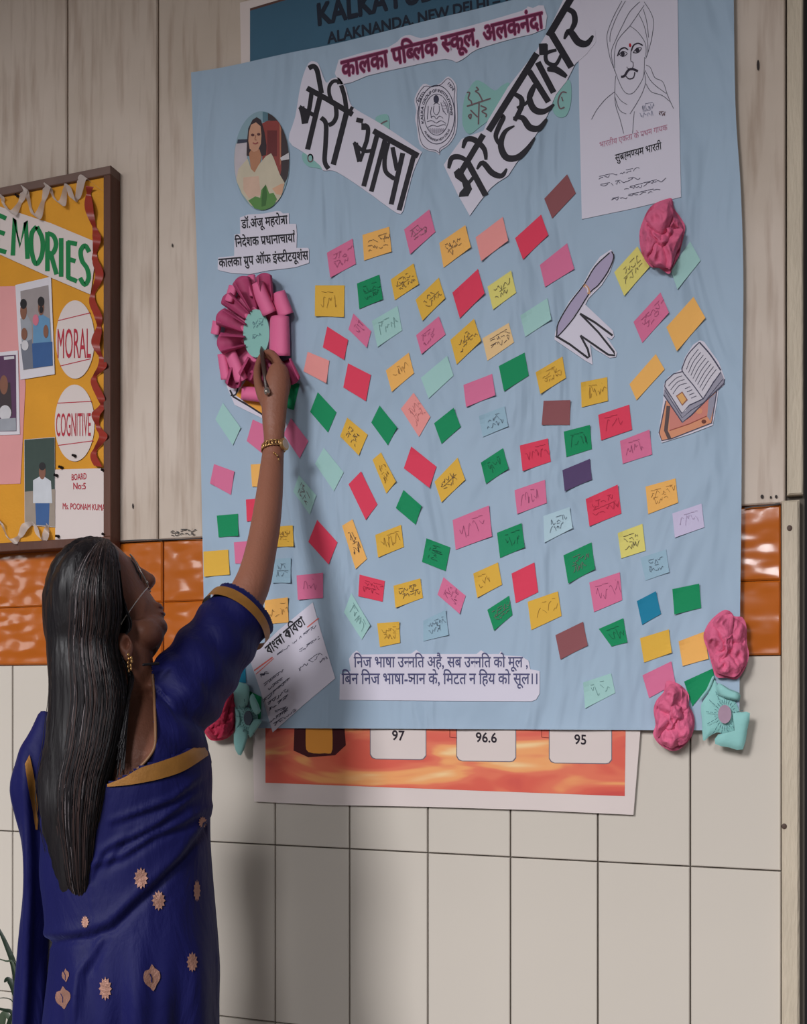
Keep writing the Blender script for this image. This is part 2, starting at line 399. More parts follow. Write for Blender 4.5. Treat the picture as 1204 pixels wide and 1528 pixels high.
# ================================================================== BLUE CHART
DS = .014
def chart_mat():
    m = mat('blue_chart_paper', (158, 178, 198), .62, .05, 5, 0, spec=.25); n = m.node_tree; b = n.nodes['Principled BSDF']
    g_ = n.nodes.new('ShaderNodeNewGeometry'); mp = n.nodes.new('ShaderNodeMapping'); mp.inputs['Scale'].default_value = (5.5, 1, 2.0); mp.inputs['Rotation'].default_value = (0, .22, 0)
    n.links.new(g_.outputs['Position'], mp.inputs[0]); t = n.nodes.new('ShaderNodeTexNoise'); t.inputs['Scale'].default_value = 1.5; t.inputs['Detail'].default_value = 3; t.inputs['Distortion'].default_value = .7
    n.links.new(mp.outputs[0], t.inputs[0]); bp = n.nodes.new('ShaderNodeBump'); bp.inputs['Distance'].default_value = .055; bp.inputs['Strength'].default_value = .6
    n.links.new(t.outputs[0], bp.inputs['Height']); n.links.new(bp.outputs[0], b.inputs['Normal']); return m
left = [(285, 108), (291, 300), (297, 500), (300, 700), (303, 850), (305, 960), (306, 1086)]
right = [(1094, -80), (1097, 150), (1105, 280), (1109, 420), (1107, 600), (1106, 760), (1104, 930), (1103, 1090)]
top = [(285, 108), (340, 99), (426, 80), (496, 66), (562, 50), (640, 30), (700, 16), (760, 1), (850, -22), (1094, -80)]
def along(c, t):
    p = cat_rom(c, 10); k = t * (len(p) - 1); i = min(int(k), len(p) - 2); return p[i].lerp(p[i + 1], k - i)
cL, cR, cT = cat_rom(left, 10), cat_rom(right, 10), cat_rom(top, 10)
def samp(p, t): k = t * (len(p) - 1); i = min(int(k), len(p) - 2); return p[i].lerp(p[i + 1], k - i)
def chart(u, v):
    Lp, Rp = samp(cL, v), samp(cR, v); Tp = samp(cT, u); T0, T1 = samp(cT, 0), samp(cT, 1)
    B = Vector((306 + (1103 - 306) * u, 1087 + 4 * u))
    # Coons patch
    x = Lp * (1 - u) + Rp * u + Tp * (1 - v) + B * v - (T0 * (1 - u) * (1 - v) + T1 * u * (1 - v) + Vector((306, 1087)) * (1 - u) * v + Vector((1103, 1091)) * u * v)
    lift = .004 * max(0, (u - .955) / .045) ** 2 + .003 * max(0, (v - .97) / .03) ** 2 * (.5 + .5 * math.sin(u * 30))
    return W(x.x, x.y, DS + lift)
b = MB(); CH = chart_mat(); b.grid(chart, 90, 60, CH)
n0 = len(b.v); b.add([(x, y + .0012, z) for x, y, z in b.v], [tuple(reversed(f)) for f in b.f], CH)
b.obj('wall_chart', None, 'huge light blue paper chart covered in coloured cards pinned over the wall banner', 'chart', smooth=True)

# ================================================================== CARDS
REG = {'A': (280, 0, 3.01), 'D': (300, 380, 3.7625), 'E': (600, 260, 4.246), 'F': (820, 280, 3.82), '1': (300, 680, 3.6375), '2': (600, 600, 3.323), '3': (820, 660, 3.25), 'p': (0, 0, 1)}
RAW = """A P 1 625,1135 740,1072 755,1185 640,1247
A O 2 785,1055 905,1018 915,1130 792,1170
E P 2 12,350 172,222 210,365 50,507
E O 2 235,435 400,322 435,462 262,592
E S 0 465,400 637,270 672,420 500,550
E R 0 715,405 880,255 925,385 765,540
E N 0 900,155 1045,0 1100,120 950,280
p Y 2 583,417 617,393 624.7,424 589,448
E Y 2 85,795 232,655 272,785 128,928
E R 0 318,750 480,600 522,755 365,912
E K 2 540,712 690,610 722,750 575,858
E P 0 872,575 1045,437 1090,600 905,715
E M 0 748,895 920,785 945,920 780,1030
E P 1 88,1020 232,900 275,1015 122,1140
E Y 2 305,1050 455,915 500,1055 345,1205
E C 2 508,1040 675,942 708,1065 540,1182
E M 0 118,1290 285,1150 325,1275 168,1420
E P 0 388,1335 570,1265 590,1400 405,1475
E G 0 612,1215 775,1130 802,1275 645,1375
E Y 1 845,1255 1015,1155 1037,1290 875,1392
D O 1 1037,650 1165,550 1195,665 1070,770
p S 1 598,610 617,586 642,622 625,652
p N 0 811,598 851,597 850,634 808,634
D Y 1 640,172 805,172 802,350 638,345
D G 1 875,162 1000,112 1020,250 888,305
D M 1 958,372 1103,288 1128,425 990,518
D P 1 827,420 855,330 955,430 930,522
D R 0 683,520 708,403 825,478 803,590
D S 0 575,655 598,545 720,595 703,722
D R 0 798,745 825,610 953,675 925,822
D G 0 612,882 655,772 760,885 712,998
D G 0 955,942 1002,847 1100,970 1048,1070
D Y 2 780,1020 820,915 935,1010 885,1127
p Y 1 555.7,686 568.4,675 590.6,718.5 576.3,736.4
2 R 0 8,328 45,220 170,320 135,425
1 R 0 800,155 868,85 957,265 893,348
p G 0 424,568 447,573 438,612 416,605
D M 0 80,925 122,832 222,972 178,1070
p P 0 368,658 377,626 408,640 398,682
p P 0 423,648 434,624 460,658 447,684
1 P 0 48,150 70,45 180,85 162,213
p O 0 374,693 402,691 405,727 376,726
p M 0 470,692 483,668 512.6,704.8 498,732.8
1 M 2 500,195 530,105 625,215 590,320
1 R 0 243,238 330,230 335,350 248,357
1 G 0 85,325 200,315 202,435 95,442
1 P 0 178,470 290,460 285,588 185,585
1 Y 1 400,385 497,378 502,492 405,495
1 Y 0 12,520 147,510 155,645 15,657
1 B 1 390,560 487,555 485,690 385,690
1 N 0 62,730 150,722 150,810 65,815
1 R 0 582,467 630,348 740,470 692,590
1 O 2 765,380 822,345 900,560 838,615
1 Y 1 945,430 1085,375 1100,495 960,552
1 P 1 518,650 662,635 662,772 525,782
1 R 1 860,645 997,680 985,793 853,762
p Y 2 587,874 627,863 631,892 590,907
1 O 1 345,785 470,768 475,905 345,915
1 M 1 815,745 918,920 872,998 775,850
1 Y 1 955,910 1075,900 1080,1015 970,1038
p G 0 374,938 388,940 386,956 372,957
p T 0 347,985 366,982 367,1019 344,1017
p G 0 370,1030 390,1040 389,1072 376,1078
2 G 0 158,105 255,28 290,122 195,207
2 B 2 380,70 508,20 525,120 400,173
2 R 1 583,215 722,180 737,295 597,342
2 G 1 390,300 500,228 527,330 415,405
2 Y 2 160,395 275,275 312,385 195,497
p G 0 590.5,758 602,731 629,755 620,783
2 P 1 250,585 430,512 445,665 265,732
2 P 1 557,437 708,385 717,500 570,555
2 G 1 470,648 592,600 607,720 485,773
2 H 2 700,565 830,520 845,625 705,697
2 G 1 98,792 120,675 238,720 215,838
2 Y 1 352,850 475,795 495,905 372,970
2 R 0 542,850 655,795 675,942 563,997
2 P 1 175,955 205,868 315,960 285,1050
2 G 2 422,1030 530,960 547,1055 455,1133
2 Y 1 622,990 772,938 790,1060 640,1130
2 B 1 105,1085 215,1030 230,1155 105,1185
3 N 0 28,935 162,870 185,985 52,1053
p G 1 841,644 880,634 883,670 845,682
3 V 0 62,135 195,80 205,180 73,237
F K 2 368,482 500,335 570,450 425,617
F M 0 690,470 800,305 860,415 728,580
F P 1 478,765 632,597 680,712 528,885
F O 0 665,795 820,622 888,742 725,932
F O 0 455,1120 605,948 655,1035 495,1212
F Y 1 178,1110 328,1080 332,1215 182,1252
F R 1 277,1295 453,1237 470,1380 293,1440
p P 1 925,658 969,641 973,678 929,692
3 R 1 175,275 330,205 348,345 193,407
3 O 1 465,215 610,175 623,292 478,348
3 L 1 595,345 737,297 750,412 607,462
3 K 2 330,440 450,395 465,525 347,563
3 G 2 67,548 203,485 220,615 90,685
3 B 2 440,560 565,520 580,630 465,670
3 P 1 192,680 340,630 352,765 215,823
3 T 0 423,770 515,722 540,832 448,885
3 G 0 595,712 725,685 735,803 605,835
3 G 1 238,905 357,853 377,970 300,990
3 Y 0 438,950 578,907 592,1020 458,1068
3 O 0 625,965 750,918 770,1050 645,1085
3 P 0 450,1130 590,1062 610,1170 482,1240
3 G 0 652,1160 790,1097 800,1150 692,1280
3 M 1 162,1165 298,1120 318,1215 172,1290"""
cards = []
for ln in RAW.split('\n'):
    t = ln.split(); o = REG[t[0]]
    q = [(o[0] + float(a.split(',')[0]) / o[2], o[1] + float(a.split(',')[1]) / o[2]) for a in t[3:]]
    cards.append((t[1], int(t[2]), q, Vector((sum(p[0] for p in q) / 4, sum(p[1] for p in q) / 4))))
MARKS = [('the crest', 650, 170), ('the turbaned portrait', 940, 300), ('the pen cutout', 868, 470), ('the book cutout', 1030, 590), ('the slogan strip', 655, 1000), ('the slogan strip', 760, 1000), ('the slogan strip', 560, 1000),
         ('the left title strip', 545, 230), ('the right title strip', 720, 260), ('the name caption', 440, 385), ('the looped flower', 390, 500), ('the Bengali sheet', 435, 1000), ('the raised arm', 395, 720), ('the raised arm', 390, 800), ('the raised arm', 365, 870)]
DIRS = {'right of': (-1, 0), 'left of': (1, 0), 'below': (0, -1), 'above': (0, 1)}
def neigh(i):
    c = cards[i][3]; out = {}
    for nm, d in DIRS.items():
        best = (1e9, None)
        for j, (k, _, _, cc) in enumerate(cards):
            if j == i: continue
            v = cc - c; a = v.x * d[0] + v.y * d[1]; s = abs(v.x * d[1]) + abs(v.y * d[0])
            if a > 12 and s < a * .75 and a + s < best[0] and a + s < 130: best = (a + s, 'a ' + CARD[k][0] + ' card')
        for nme, x, y in MARKS:
            v = Vector((x, y)) - c; a = v.x * d[0] + v.y * d[1]; s = abs(v.x * d[1]) + abs(v.y * d[0])
            if a > 12 and s < a * .75 and a + s < best[0] and a + s < 130: best = (a + s, nme)
        if best[1]: out[nm] = best[1]
    return out
NB = [neigh(i) for i in range(len(cards))]
SPECIAL = {36: 'green card half hidden behind the looped pink flower and hand', 60: 'small green card corner showing below the blouse sleeve hem', 62: 'green card peeping out between the mint flower and the Bengali sheet', 61: 'teal card above the left mint paper flower', 101 + 3: 'green card tucked between the two lower right pink flowers'}
def card_label(i):
    import itertools
    k, sc, q, c = cards[i]; look = 'written' if sc == 2 else 'faintly written' if sc == 1 else 'plain'
    if i in SPECIAL: return SPECIAL[i]
    for r in (1, 2, 3, 4):
        for cb in itertools.combinations(list(NB[i]), r):
            ok = not any(j != i and cards[j][0] == k and j not in SPECIAL and all(NB[j].get(d) == NB[i][d] for d in cb) for j in range(len(cards)))
            if ok and (r >= 2 or len(NB[i]) == 1 or 'the ' in NB[i][cb[0]]):
                s = f"{look} {CARD[k][0]} card " + ', '.join(d + ' ' + NB[i][d] for d in cb)
                if len(s.split()) <= 16: return s
    y = sum(1 for j in range(len(cards)) if cards[j][0] == k and cards[j][3].y < c.y); 
    return f"{look} {CARD[k][0]} card " + ', '.join(d + ' ' + v for d, v in list(NB[i].items())[:1]) + (', high on the chart' if c.y < 500 else ', near the chart middle' if c.y < 800 else ', low on the chart')
INKC = mat('card_pen', (70, 58, 64), .7); INKF = mat('card_pen_faint', (120, 96, 104), .7)
INKM = {'G': mat('pen_on_green', (10, 80, 60)), 'R': mat('pen_on_red', (160, 30, 60)), 'P': mat('pen_on_pink', (150, 70, 110)), 'M': mat('pen_on_mint', (100, 135, 135)), 'B': mat('pen_on_blue', (86, 100, 116)), 'H': mat('pen_on_blue', (86, 100, 116)), 'Y': mat('pen_on_yellow', (140, 100, 40)), 'O': mat('pen_on_orange', (150, 110, 60)), 'S': mat('pen_on_salmon', (180, 110, 110)), 'L': mat('pen_on_lavender', (170, 150, 180)), 'K': INKC, 'N': INKF}
def mk_card(i):
    k, sc, q, c = cards[i]; rnd = random.Random(i * 13 + 5); m = CM[k]
    Q = [Vector(p) for p in q]; cu = [rnd.choice([0, 0, .0006, .0016, .003]) for _ in range(4)]; base = .0006 + .00012 * (i % 5)
    N = 5
    def S(u, v, top=True):
        p = (Q[0] * (1 - u) + Q[1] * u) * (1 - v) + (Q[3] * (1 - u) + Q[2] * u) * v
        lift = sum(cc * max(0, 1 - (abs(u - a) + abs(v - bb)) / .6) ** 2 for cc, (a, bb) in zip(cu, ((0, 0), (1, 0), (1, 1), (0, 1))))
        return W(p.x, p.y, DS + base + lift + (.0004 if top else 0))
    b = MB(); b.grid(lambda u, v: S(u, v), N, N, m); b.grid(lambda u, v: S(u, v, False), N, N, m)
    n = N + 1; off = n * n; ring = [i_ for i_ in range(n)] + [j * n + N for j in range(1, n)] + [N * n + i_ for i_ in range(N - 1, -1, -1)] + [j * n for j in range(N - 1, 0, -1)]
    b.f += [(ring[a], ring[(a + 1) % len(ring)], ring[(a + 1) % len(ring)] + off, ring[a] + off) for a in range(len(ring))]; b.m += [0] * len(ring)
    o = b.obj('paper_card', None, card_label(i), 'card', 'paper cards stuck on the blue chart')
    if sc:
        fl = Flat(DS + base); fl.scribble(q, 2 if sc == 2 or rnd.random() < .5 else 1, INKC if sc == 2 and k not in 'GRPMBH' else (INKM['B'] if sc == 2 and k in 'BH' else INKF if sc == 2 else INKM.get(k, INKF)), (.6 if sc == 2 else .5), .0011 if max(cu) < .001 else .0016, .75, rnd)
        fl.obj('handwriting', o)
for i in range(len(cards)): mk_card(i)

# ================================================================== PAPER ITEMS ON THE CHART
DC = DS
def paper(name, label, cat, pts, m=WHITE, off=.0014, th=.0006, d=DC, group=None):
    fl = Flat(d); fl.cut(pts, m, off, th); return fl.obj(name, None, label, cat, group)
# old mint cut-out lettering peeping from under the titles
MINT = mat('mint_paper', (136, 182, 178), .75, .04)
o = paper('lettered_cutout', 'mint cutout with old looped grey lettering between the crest and right title', 'cutout', cat_rom([(692, 150), (700, 132), (710, 120), (722, 124), (738, 135), (748, 128), (760, 124), (752, 150), (740, 170), (715, 190), (700, 200), (690, 185)], 3, True), MINT, .0010)
fl = Flat(DC); gl = mat('grey_marker', (112, 92, 98))
T4 = lambda pts: T((650, 0), 4.632, pts)
for s in ([(215, 640), (235, 640), (225, 680), (245, 700), (250, 730)], [(280, 600), (295, 620), (275, 630), (300, 650), (325, 700)], [(215, 735), (290, 710), (380, 680)], [(300, 700), (295, 860)], [(225, 800), (245, 790), (240, 820), (225, 800)], [(240, 760), (290, 810)], [(310, 730), (350, 750), (320, 770), (350, 790), (345, 810)]):
    fl.stroke(T4(s), 2.2, gl, .0014)
fl.obj('lettering', o)
o = paper('lettered_cutout', 'round mint cutout under the lower edge of the right title strip', 'cutout', cat_rom([(832, 128), (850, 120), (852, 150), (845, 172), (832, 174), (824, 160)], 4, True), MINT, .0010)
fl = Flat(DC); fl.stroke(T4([(905, 640), (870, 640), (845, 700), (860, 750), (890, 740)]), 2.2, gl, .0014); fl.stroke(T4([(870, 670), (880, 700)]), 1.8, gl, .0014, False); fl.obj('lettering', o)
o = paper('lettered_cutout', 'tiny mint cutout with a ring under the left title strip', 'cutout', cat_rom([(452, 228), (470, 222), (486, 240), (484, 252), (470, 250), (460, 248), (452, 240)], 4, True), MINT, .0010)
fl = Flat(DC); fl.ellipse((463, 236), 4.6, 6.5, gl, .0014); fl.ellipse((463, 236), 2.8, 4.4, MINT, .0016); fl.obj('lettering', o)
o = paper('lettered_cutout', 'mint cutout scrap peeping above the left title strip', 'cutout', cat_rom([(560, 178), (566, 172), (579, 172), (580, 196), (568, 190)], 4, True), MINT, .0010)
fl = Flat(DC); fl.stroke([(568, 185), (573, 182), (578, 180)], 2, gl, .0014); fl.obj('lettering', o)
# title left
T1 = lambda pts: T((430, 80), 5.733, pts)
TI1 = cat_rom(T1([(175, 80), (245, 75), (275, 130), (300, 200), (330, 250), (370, 215), (430, 205), (470, 255), (495, 300), (520, 395), (570, 470), (800, 605), (1115, 820), (1132, 862), (1070, 1010), (1010, 1230), (965, 1370), (850, 1310), (700, 1200), (480, 1050), (380, 1000), (300, 1000), (270, 955), (140, 850), (5, 745), (60, 540), (110, 250)]), 3, True)
o = paper('title_strip', 'slanting white strip with bold black two word title, left of the crest', 'title strip', TI1)
fl = Flat(DC)
for pts, wd in (([(175, 125), (215, 108), (245, 140), (265, 230), (285, 340)], 38), ([(160, 295), (350, 400), (550, 520)], 42), ([(200, 330), (180, 470), (150, 590)], 34), ([(95, 455), (170, 500), (240, 535)], 32), ([(112, 455), (130, 520), (142, 600)], 46),
                ([(272, 370), (165, 820)], 40), ([(405, 430), (412, 530), (385, 590), (345, 612)], 34), ([(280, 548), (322, 600), (320, 760), (312, 920), (345, 985)], 36), ([(500, 500), (385, 950)], 42), ([(435, 260), (425, 238), (385, 238), (352, 280), (352, 350), (385, 430)], 28), ([(452, 270), (482, 370), (500, 500)], 34),
                ([(512, 525), (550, 455)], 26), ([(582, 565), (640, 578)], 36), ([(650, 610), (682, 640), (672, 740), (640, 830)], 34), ([(625, 625), (665, 625)], 50), ([(560, 760), (640, 830), (710, 830)], 28), ([(575, 765), (612, 925)], 40), ([(655, 810), (612, 925)], 26), ([(762, 690), (645, 1135)], 38),
                ([(728, 660), (1112, 875)], 44), ([(832, 720), (710, 1180)], 36), ([(855, 760), (825, 900), (835, 1010), (910, 1072)], 34), ([(892, 800), (930, 1000)], 34), ([(980, 850), (880, 1290)], 38), ([(1075, 870), (948, 1340)], 38)):
    fl.stroke(T1(pts), wd * 1.12 / 5.733, INK, .0016)
fl.obj('lettering', o)
# title right
TI2 = T4([(55, 1140), (115, 1050), (180, 960), (330, 903), (362, 830), (500, 600), (700, 345), (790, 190), (900, -40), (980, -60), (1010, 60), (1102, 215), (1108, 290), (1045, 370), (965, 440), (905, 560), (830, 655), (770, 800), (700, 920), (630, 1030), (555, 1130), (500, 1215), (425, 1262), (380, 1300), (300, 1400), (235, 1490), (150, 1340)])
o = paper('title_strip', 'white strip rising to the right with bold black calligraphic two word title', 'title strip', TI2, WHITE, .0018)
fl = Flat(DC)
for pts, wd, tp in (([(150, 1230), (330, 930)], 36, 0), ([(90, 1165), (110, 1095), (165, 1085), (235, 1120)], 34, .5), ([(188, 1025), (212, 965), (270, 968), (335, 1030), (348, 1105)], 36, .5), ([(262, 1225), (225, 1268)], 22, 0), ([(215, 1110), (345, 1350)], 38, 0),
                    ([(285, 1170), (325, 1125), (390, 1195), (455, 1215), (492, 1165)], 38, .7), ([(365, 905), (700, 370)], 40, 0), ([(780, 250), (940, -20)], 42, 0), ([(430, 800), (468, 808), (440, 870), (415, 940), (435, 995)], 32, .4), ([(545, 870), (480, 910), (450, 1000), (485, 1085), (560, 1090), (630, 1030), (685, 950)], 42, .8), ([(540, 648), (590, 680), (592, 740), (545, 835)], 34, .3),
                    ([(535, 815), (600, 815), (650, 880), (715, 885), (768, 820)], 42, .7), ([(560, 745), (640, 700), (692, 585)], 22, .4), ([(645, 490), (780, 705)], 38, 0), ([(680, 580), (648, 670), (680, 755), (750, 770), (818, 720)], 42, .75), ([(705, 430), (815, 640)], 38, 0), ([(715, 340), (775, 340)], 62, 0), ([(740, 300), (745, 380)], 50, 0),
                    ([(835, 345), (765, 370), (770, 430), (830, 445), (870, 370)], 26, .3), ([(770, 480), (830, 480), (905, 530)], 42, .5), ([(795, 225), (938, 465)], 42, 0), ([(890, 55), (950, 85), (962, 150), (938, 205)], 36, .3), ([(888, 270), (925, 215), (985, 290), (1045, 300), (1088, 245)], 46, .75)):
    fl.stroke(T4(pts), wd * 1.12 / 4.632, INK, .002, taper=tp)
fl.poly(T4([(125, 1190), (160, 1160), (190, 1190), (212, 1232), (236, 1262), (252, 1306), (225, 1356), (160, 1362), (164, 1332), (192, 1300), (182, 1262), (135, 1228)]), INK, .00205)
fl.obj('lettering', o)
# school name strip
T7 = lambda pts: T((500, 0), 3.7625, pts)
o = paper('name_strip', 'narrow white strip with maroon school name in Hindi along the chart top', 'name strip', cat_rom(T7([(20, 335), (300, 265), (370, 210), (420, 195), (480, 215), (570, 190), (700, 160), (810, 130), (1050, 60), (1080, 35), (1110, 45), (1170, 30), (1180, 160), (1000, 215), (800, 275), (740, 315), (680, 350), (620, 330), (400, 375), (180, 425), (30, 475)]), 2, True))
MAR = mat('maroon_print', (104, 26, 66), .6); MARG = mat('mauve_glow_print', (190, 110, 150), .7)
fl = Flat(DC)
for mm, bd, of in ((MARG, .062, .0016), (MAR, .03, .0018)):
    text(fl, 'कालका पिब~लक स~कूल, अलकनंदा', (511, 115.5), (811, 41), (-2.5, -23), mm, of, bd)
fl.obj('lettering', o)
# crest
TC = lambda pts: T((610, 105), 11.75, pts)
shield = cat_rom(TC([(250, 240), (400, 275), (560, 220), (690, 105), (830, 250), (835, 480), (850, 800), (820, 1100), (700, 1300), (560, 1400), (535, 1480), (470, 1430), (330, 1400), (190, 1290), (140, 1000), (110, 850), (130, 700), (100, 490)]), 3, True)
o = paper('crest', 'black and white line printed school crest on a shield shaped paper', 'crest', shield)
fl = Flat(DC); LN = mat('fine_print', (62, 60, 80))
fl.stroke(cat_rom(TC([(262, 285), (400, 290), (560, 250), (690, 140), (805, 290), (790, 500), (812, 800), (790, 1080), (680, 1280), (545, 1370), (535, 1450), (470, 1400), (340, 1380), (220, 1270), (165, 1000), (150, 760), (170, 640), (130, 500)]), 3, True), .9, LN, .0017, False, True)
for rx, ry, wd in ((315, 515, 1.1), (218, 360, .9)):
    pts = TC([(487 + rx * math.cos(a) + 40 * math.sin(-a) * 0, 775 + ry * math.sin(a)) for a in [2 * math.pi * k / 48 for k in range(48)]]); fl.stroke(pts, wd, LN, .0018, False, True)
def ringtext(s, a0, a1, rx, ry, h, inv=False):
    def fn(x, y):
        a = a0 + (a1 - a0) * x; kx = rx + (-y if inv else y) * h; ky = ry + (-y if inv else y) * h * 1.2
        return Vector(TC([(487 + kx * math.cos(a), 775 + ky * math.sin(a))])[0])
    text(fl, s, (0, 0), (0, 0), (0, 0), LN, .002, .02, .727, fn=fn)
ringtext('KALKA GROUP OF INSTITUTIONS', math.radians(158), math.radians(362), 240, 400, 44)
ringtext('ALAKNANDA NEW DELHI', math.radians(140), math.radians(35), 285, 465, 36, True)
text(fl, 'ESTD', *TC([(175, 560), (285, 385)]), Vector((-38, -25)) / 11.75, LN, .002, .02, .727)
text(fl, '1974', *TC([(665, 230), (765, 365)]), Vector((38, -40)) / 11.75, LN, .002, .02, .727)
fl.ellipse(TC([(478, 505)])[0], 3.9, 6.2, LN, .002)
GR = mat('crest_grey', (140, 132, 150))
for s in ([(430, 600), (480, 570), (540, 600)], [(440, 620), (430, 720), (480, 780), (530, 720), (530, 620)], [(320, 900), (400, 880), (480, 920), (560, 880), (650, 930)], [(330, 1000), (420, 960), (500, 980), (600, 950), (650, 960)], [(380, 820), (440, 800), (480, 850), (540, 800), (600, 840)], [(560, 560), (600, 700), (660, 780)], [(600, 530), (660, 640), (680, 750)], [(340, 620), (330, 760), (320, 860)], [(400, 640), (380, 740), (400, 840)]):
    fl.stroke(TC(s), .8, LN, .002)
for k in range(16): fl.stroke(TC([(340 + k * 19, 1010 + 10 * (k % 2)), (350 + k * 17, 1060 + 50 * math.sin(k * .21))]), .5, GR, .002, False)
for k in range(14): fl.stroke(TC([(590 + (k % 4) * 22, 560 + (k // 4) * 50), (605 + (k % 4) * 22, 580 + (k // 4) * 50)]), .7, GR, .002, False)
fl.obj('engraving', o)
# oval photograph
TP = lambda pts: T((340, 160), 9.55, pts)
oval = [(390.5 + 41.5 * math.cos(a), 240 + 74 * math.sin(a)) for a in [2 * math.pi * k / 64 for k in range(64)]]
def clip_oval(pts, c=(390.5, 240), rx=41, ry=73.3):
    out = []
    for x, y in pts:
        r = math.hypot((x - c[0]) / rx, (y - c[1]) / ry)
        out.append((x, y) if r <= 1 else (c[0] + (x - c[0]) / r, c[1] + (y - c[1]) / r))
    return out
def dens(pts, n=8):
    out = []
    for i, p in enumerate(pts):
        q = pts[(i + 1) % len(pts)]; out += [(p[0] + (q[0] - p[0]) * k / n, p[1] + (q[1] - p[1]) * k / n) for k in range(n)]
    return out
o = paper('portrait_photo', 'oval colour photograph of a seated woman in cream clothes, above the name caption', 'photo', oval, mat('photo_cool', (134, 160, 172), .4))
fl = Flat(DC)
pc = lambda n_, c: mat('photo_' + n_, c, .4, .08, 40)
for k, (pts, m) in enumerate((([(495, 60), (575, 60), (575, 210), (495, 210)], pc('teal', (86, 120, 134))), ([(570, 60), (700, 60), (900, 300), (900, 900), (800, 1100), (740, 1000), (740, 200), (570, 190)], pc('dark', (58, 46, 50))),
                  ([(490, 230), (560, 195), (730, 190), (760, 300), (760, 900), (740, 1000), (490, 900)], pc('chair_red', (140, 60, 56))), ([(560, 330), (700, 330), (700, 700), (560, 700)], pc('chair_shade', (104, 40, 42))), ([(735, 230), (758, 300), (755, 800), (740, 840)], pc('rim', (170, 110, 84))),
                  ([(90, 520), (270, 490), (280, 900), (120, 1100), (60, 900)], pc('pale', (188, 178, 184))), ([(140, 460), (280, 455), (280, 500), (130, 520)], pc('shelf', (52, 56, 74))),
                  ([(410, 140), (470, 180), (520, 350), (550, 550), (540, 680), (470, 700), (450, 600), (330, 640), (310, 700), (265, 690), (270, 500), (290, 300), (350, 180)], pc('hair', (52, 38, 44))),
                  ([(300, 660), (340, 590), (450, 600), (480, 700), (450, 830), (380, 930), (330, 900)], pc('neck', (176, 122, 92))),
                  ([(330, 250), (400, 215), (465, 270), (478, 400), (470, 520), (430, 610), (370, 640), (310, 590), (292, 480), (300, 350)], pc('face', (196, 146, 120))),
                  ([(150, 880), (280, 730), (330, 880), (380, 930), (440, 820), (540, 700), (615, 655), (650, 720), (740, 960), (810, 1080), (780, 1200), (760, 1320), (500, 1450), (330, 1400), (200, 1230), (120, 1040)], pc('cream', (196, 184, 162))),
                  ([(220, 1000), (440, 980), (470, 1250), (300, 1300), (220, 1180)], pc('cream_warm', (204, 170, 150))), ([(630, 1160), (760, 1090), (800, 1090), (770, 1250), (690, 1240)], pc('hand', (206, 160, 130))),
                  ([(745, 720), (880, 640), (890, 740), (760, 760)], pc('white', (200, 196, 200))),
                  ([(290, 1330), (390, 1270), (460, 1290), (475, 1180), (540, 1100), (590, 1230), (650, 1220), (700, 1310), (640, 1420), (500, 1470), (380, 1440)], pc('leaf', (84, 132, 66))),
                  ([(480, 1300), (500, 1160), (540, 1100), (560, 1250), (540, 1400), (480, 1420)], pc('leaf_dark', (54, 100, 44))))):
    fl.poly(clip_oval(dens(TP(pts), 5)), m, .0016 + k * .00006)
for x, y in ((352, 395), (438, 385)): fl.ellipse(TP([(x, y)])[0], 2.6, 2.0, pc('eye', (90, 50, 50)), .0027, 12)
fl.stroke(TP([(355, 505), (390, 520), (430, 500)]), 1.8, pc('mouth', (150, 70, 70)), .0027); fl.stroke(TP([(395, 400), (385, 460), (405, 465)]), 1, pc('nose', (160, 105, 85)), .0027)
fl.obj('picture', o)
# caption under the portrait
T5 = lambda pts: T((320, 310), 7.525, pts)
o = paper('caption_strip', 'stepped white caption with three lines of black Hindi below the oval photograph', 'caption', T5([(285, 110), (380, 75), (560, 65), (700, 35), (740, 40), (770, 65), (835, 60), (838, 180), (915, 180), (925, 290), (920, 450), (1050, 450), (1062, 470), (1060, 620), (900, 670), (600, 705), (400, 745), (200, 735), (60, 705), (35, 690), (40, 560), (220, 540), (225, 300), (290, 290)]))
fl = Flat(DC)
text(fl, 'डॉ.अंजू महरो%ा', *T5([(305, 232), (822, 178)]), Vector((-8, -92)) / 7.525, INK, .0018, .022)
text(fl, 'िनदेशक प/धानाचाया^', *T5([(235, 440), (905, 382)]), Vector((-8, -92)) / 7.525, INK, .0018, .022)
text(fl, 'कालका ग/ुप ऑफ इंस~टीटयूशंस', *T5([(52, 668), (1055, 580)]), Vector((-8, -92)) / 7.525, INK, .0018, .022)
fl.obj('lettering', o)
# slogan
T6 = lambda pts: T((500, 960), 3.884, pts)
o = paper('slogan_strip', 'wide white strip with two grey violet lines of Hindi near the chart bottom', 'slogan strip', T6([(80, 90), (100, 60), (125, 40), (150, 65), (440, 60), (470, 38), (500, 62), (820, 62), (845, 40), (880, 62), (950, 62), (960, 45), (980, 70), (1080, 75), (1120, 100), (1130, 150), (1185, 160), (1185, 290), (1165, 325), (1140, 336), (700, 334), (25, 328), (28, 180), (90, 160)]), WHITE, .0016, .0012)
fl = Flat(DC)
text(fl, 'िनज भाषा उन~नित अहै, सब उन~नित को मूल ,', *T6([(108, 138), (1118, 138)]), Vector((0, -58)) / 3.884, SLOG, .0019, .014)
text(fl, 'िबन िनज भाषा-@ान के, िमटत न िहय को सूल।।', *T6([(38, 236), (1178, 236)]), Vector((0, -60)) / 3.884, SLOG, .0019, .014)
fl.obj('lettering', o)
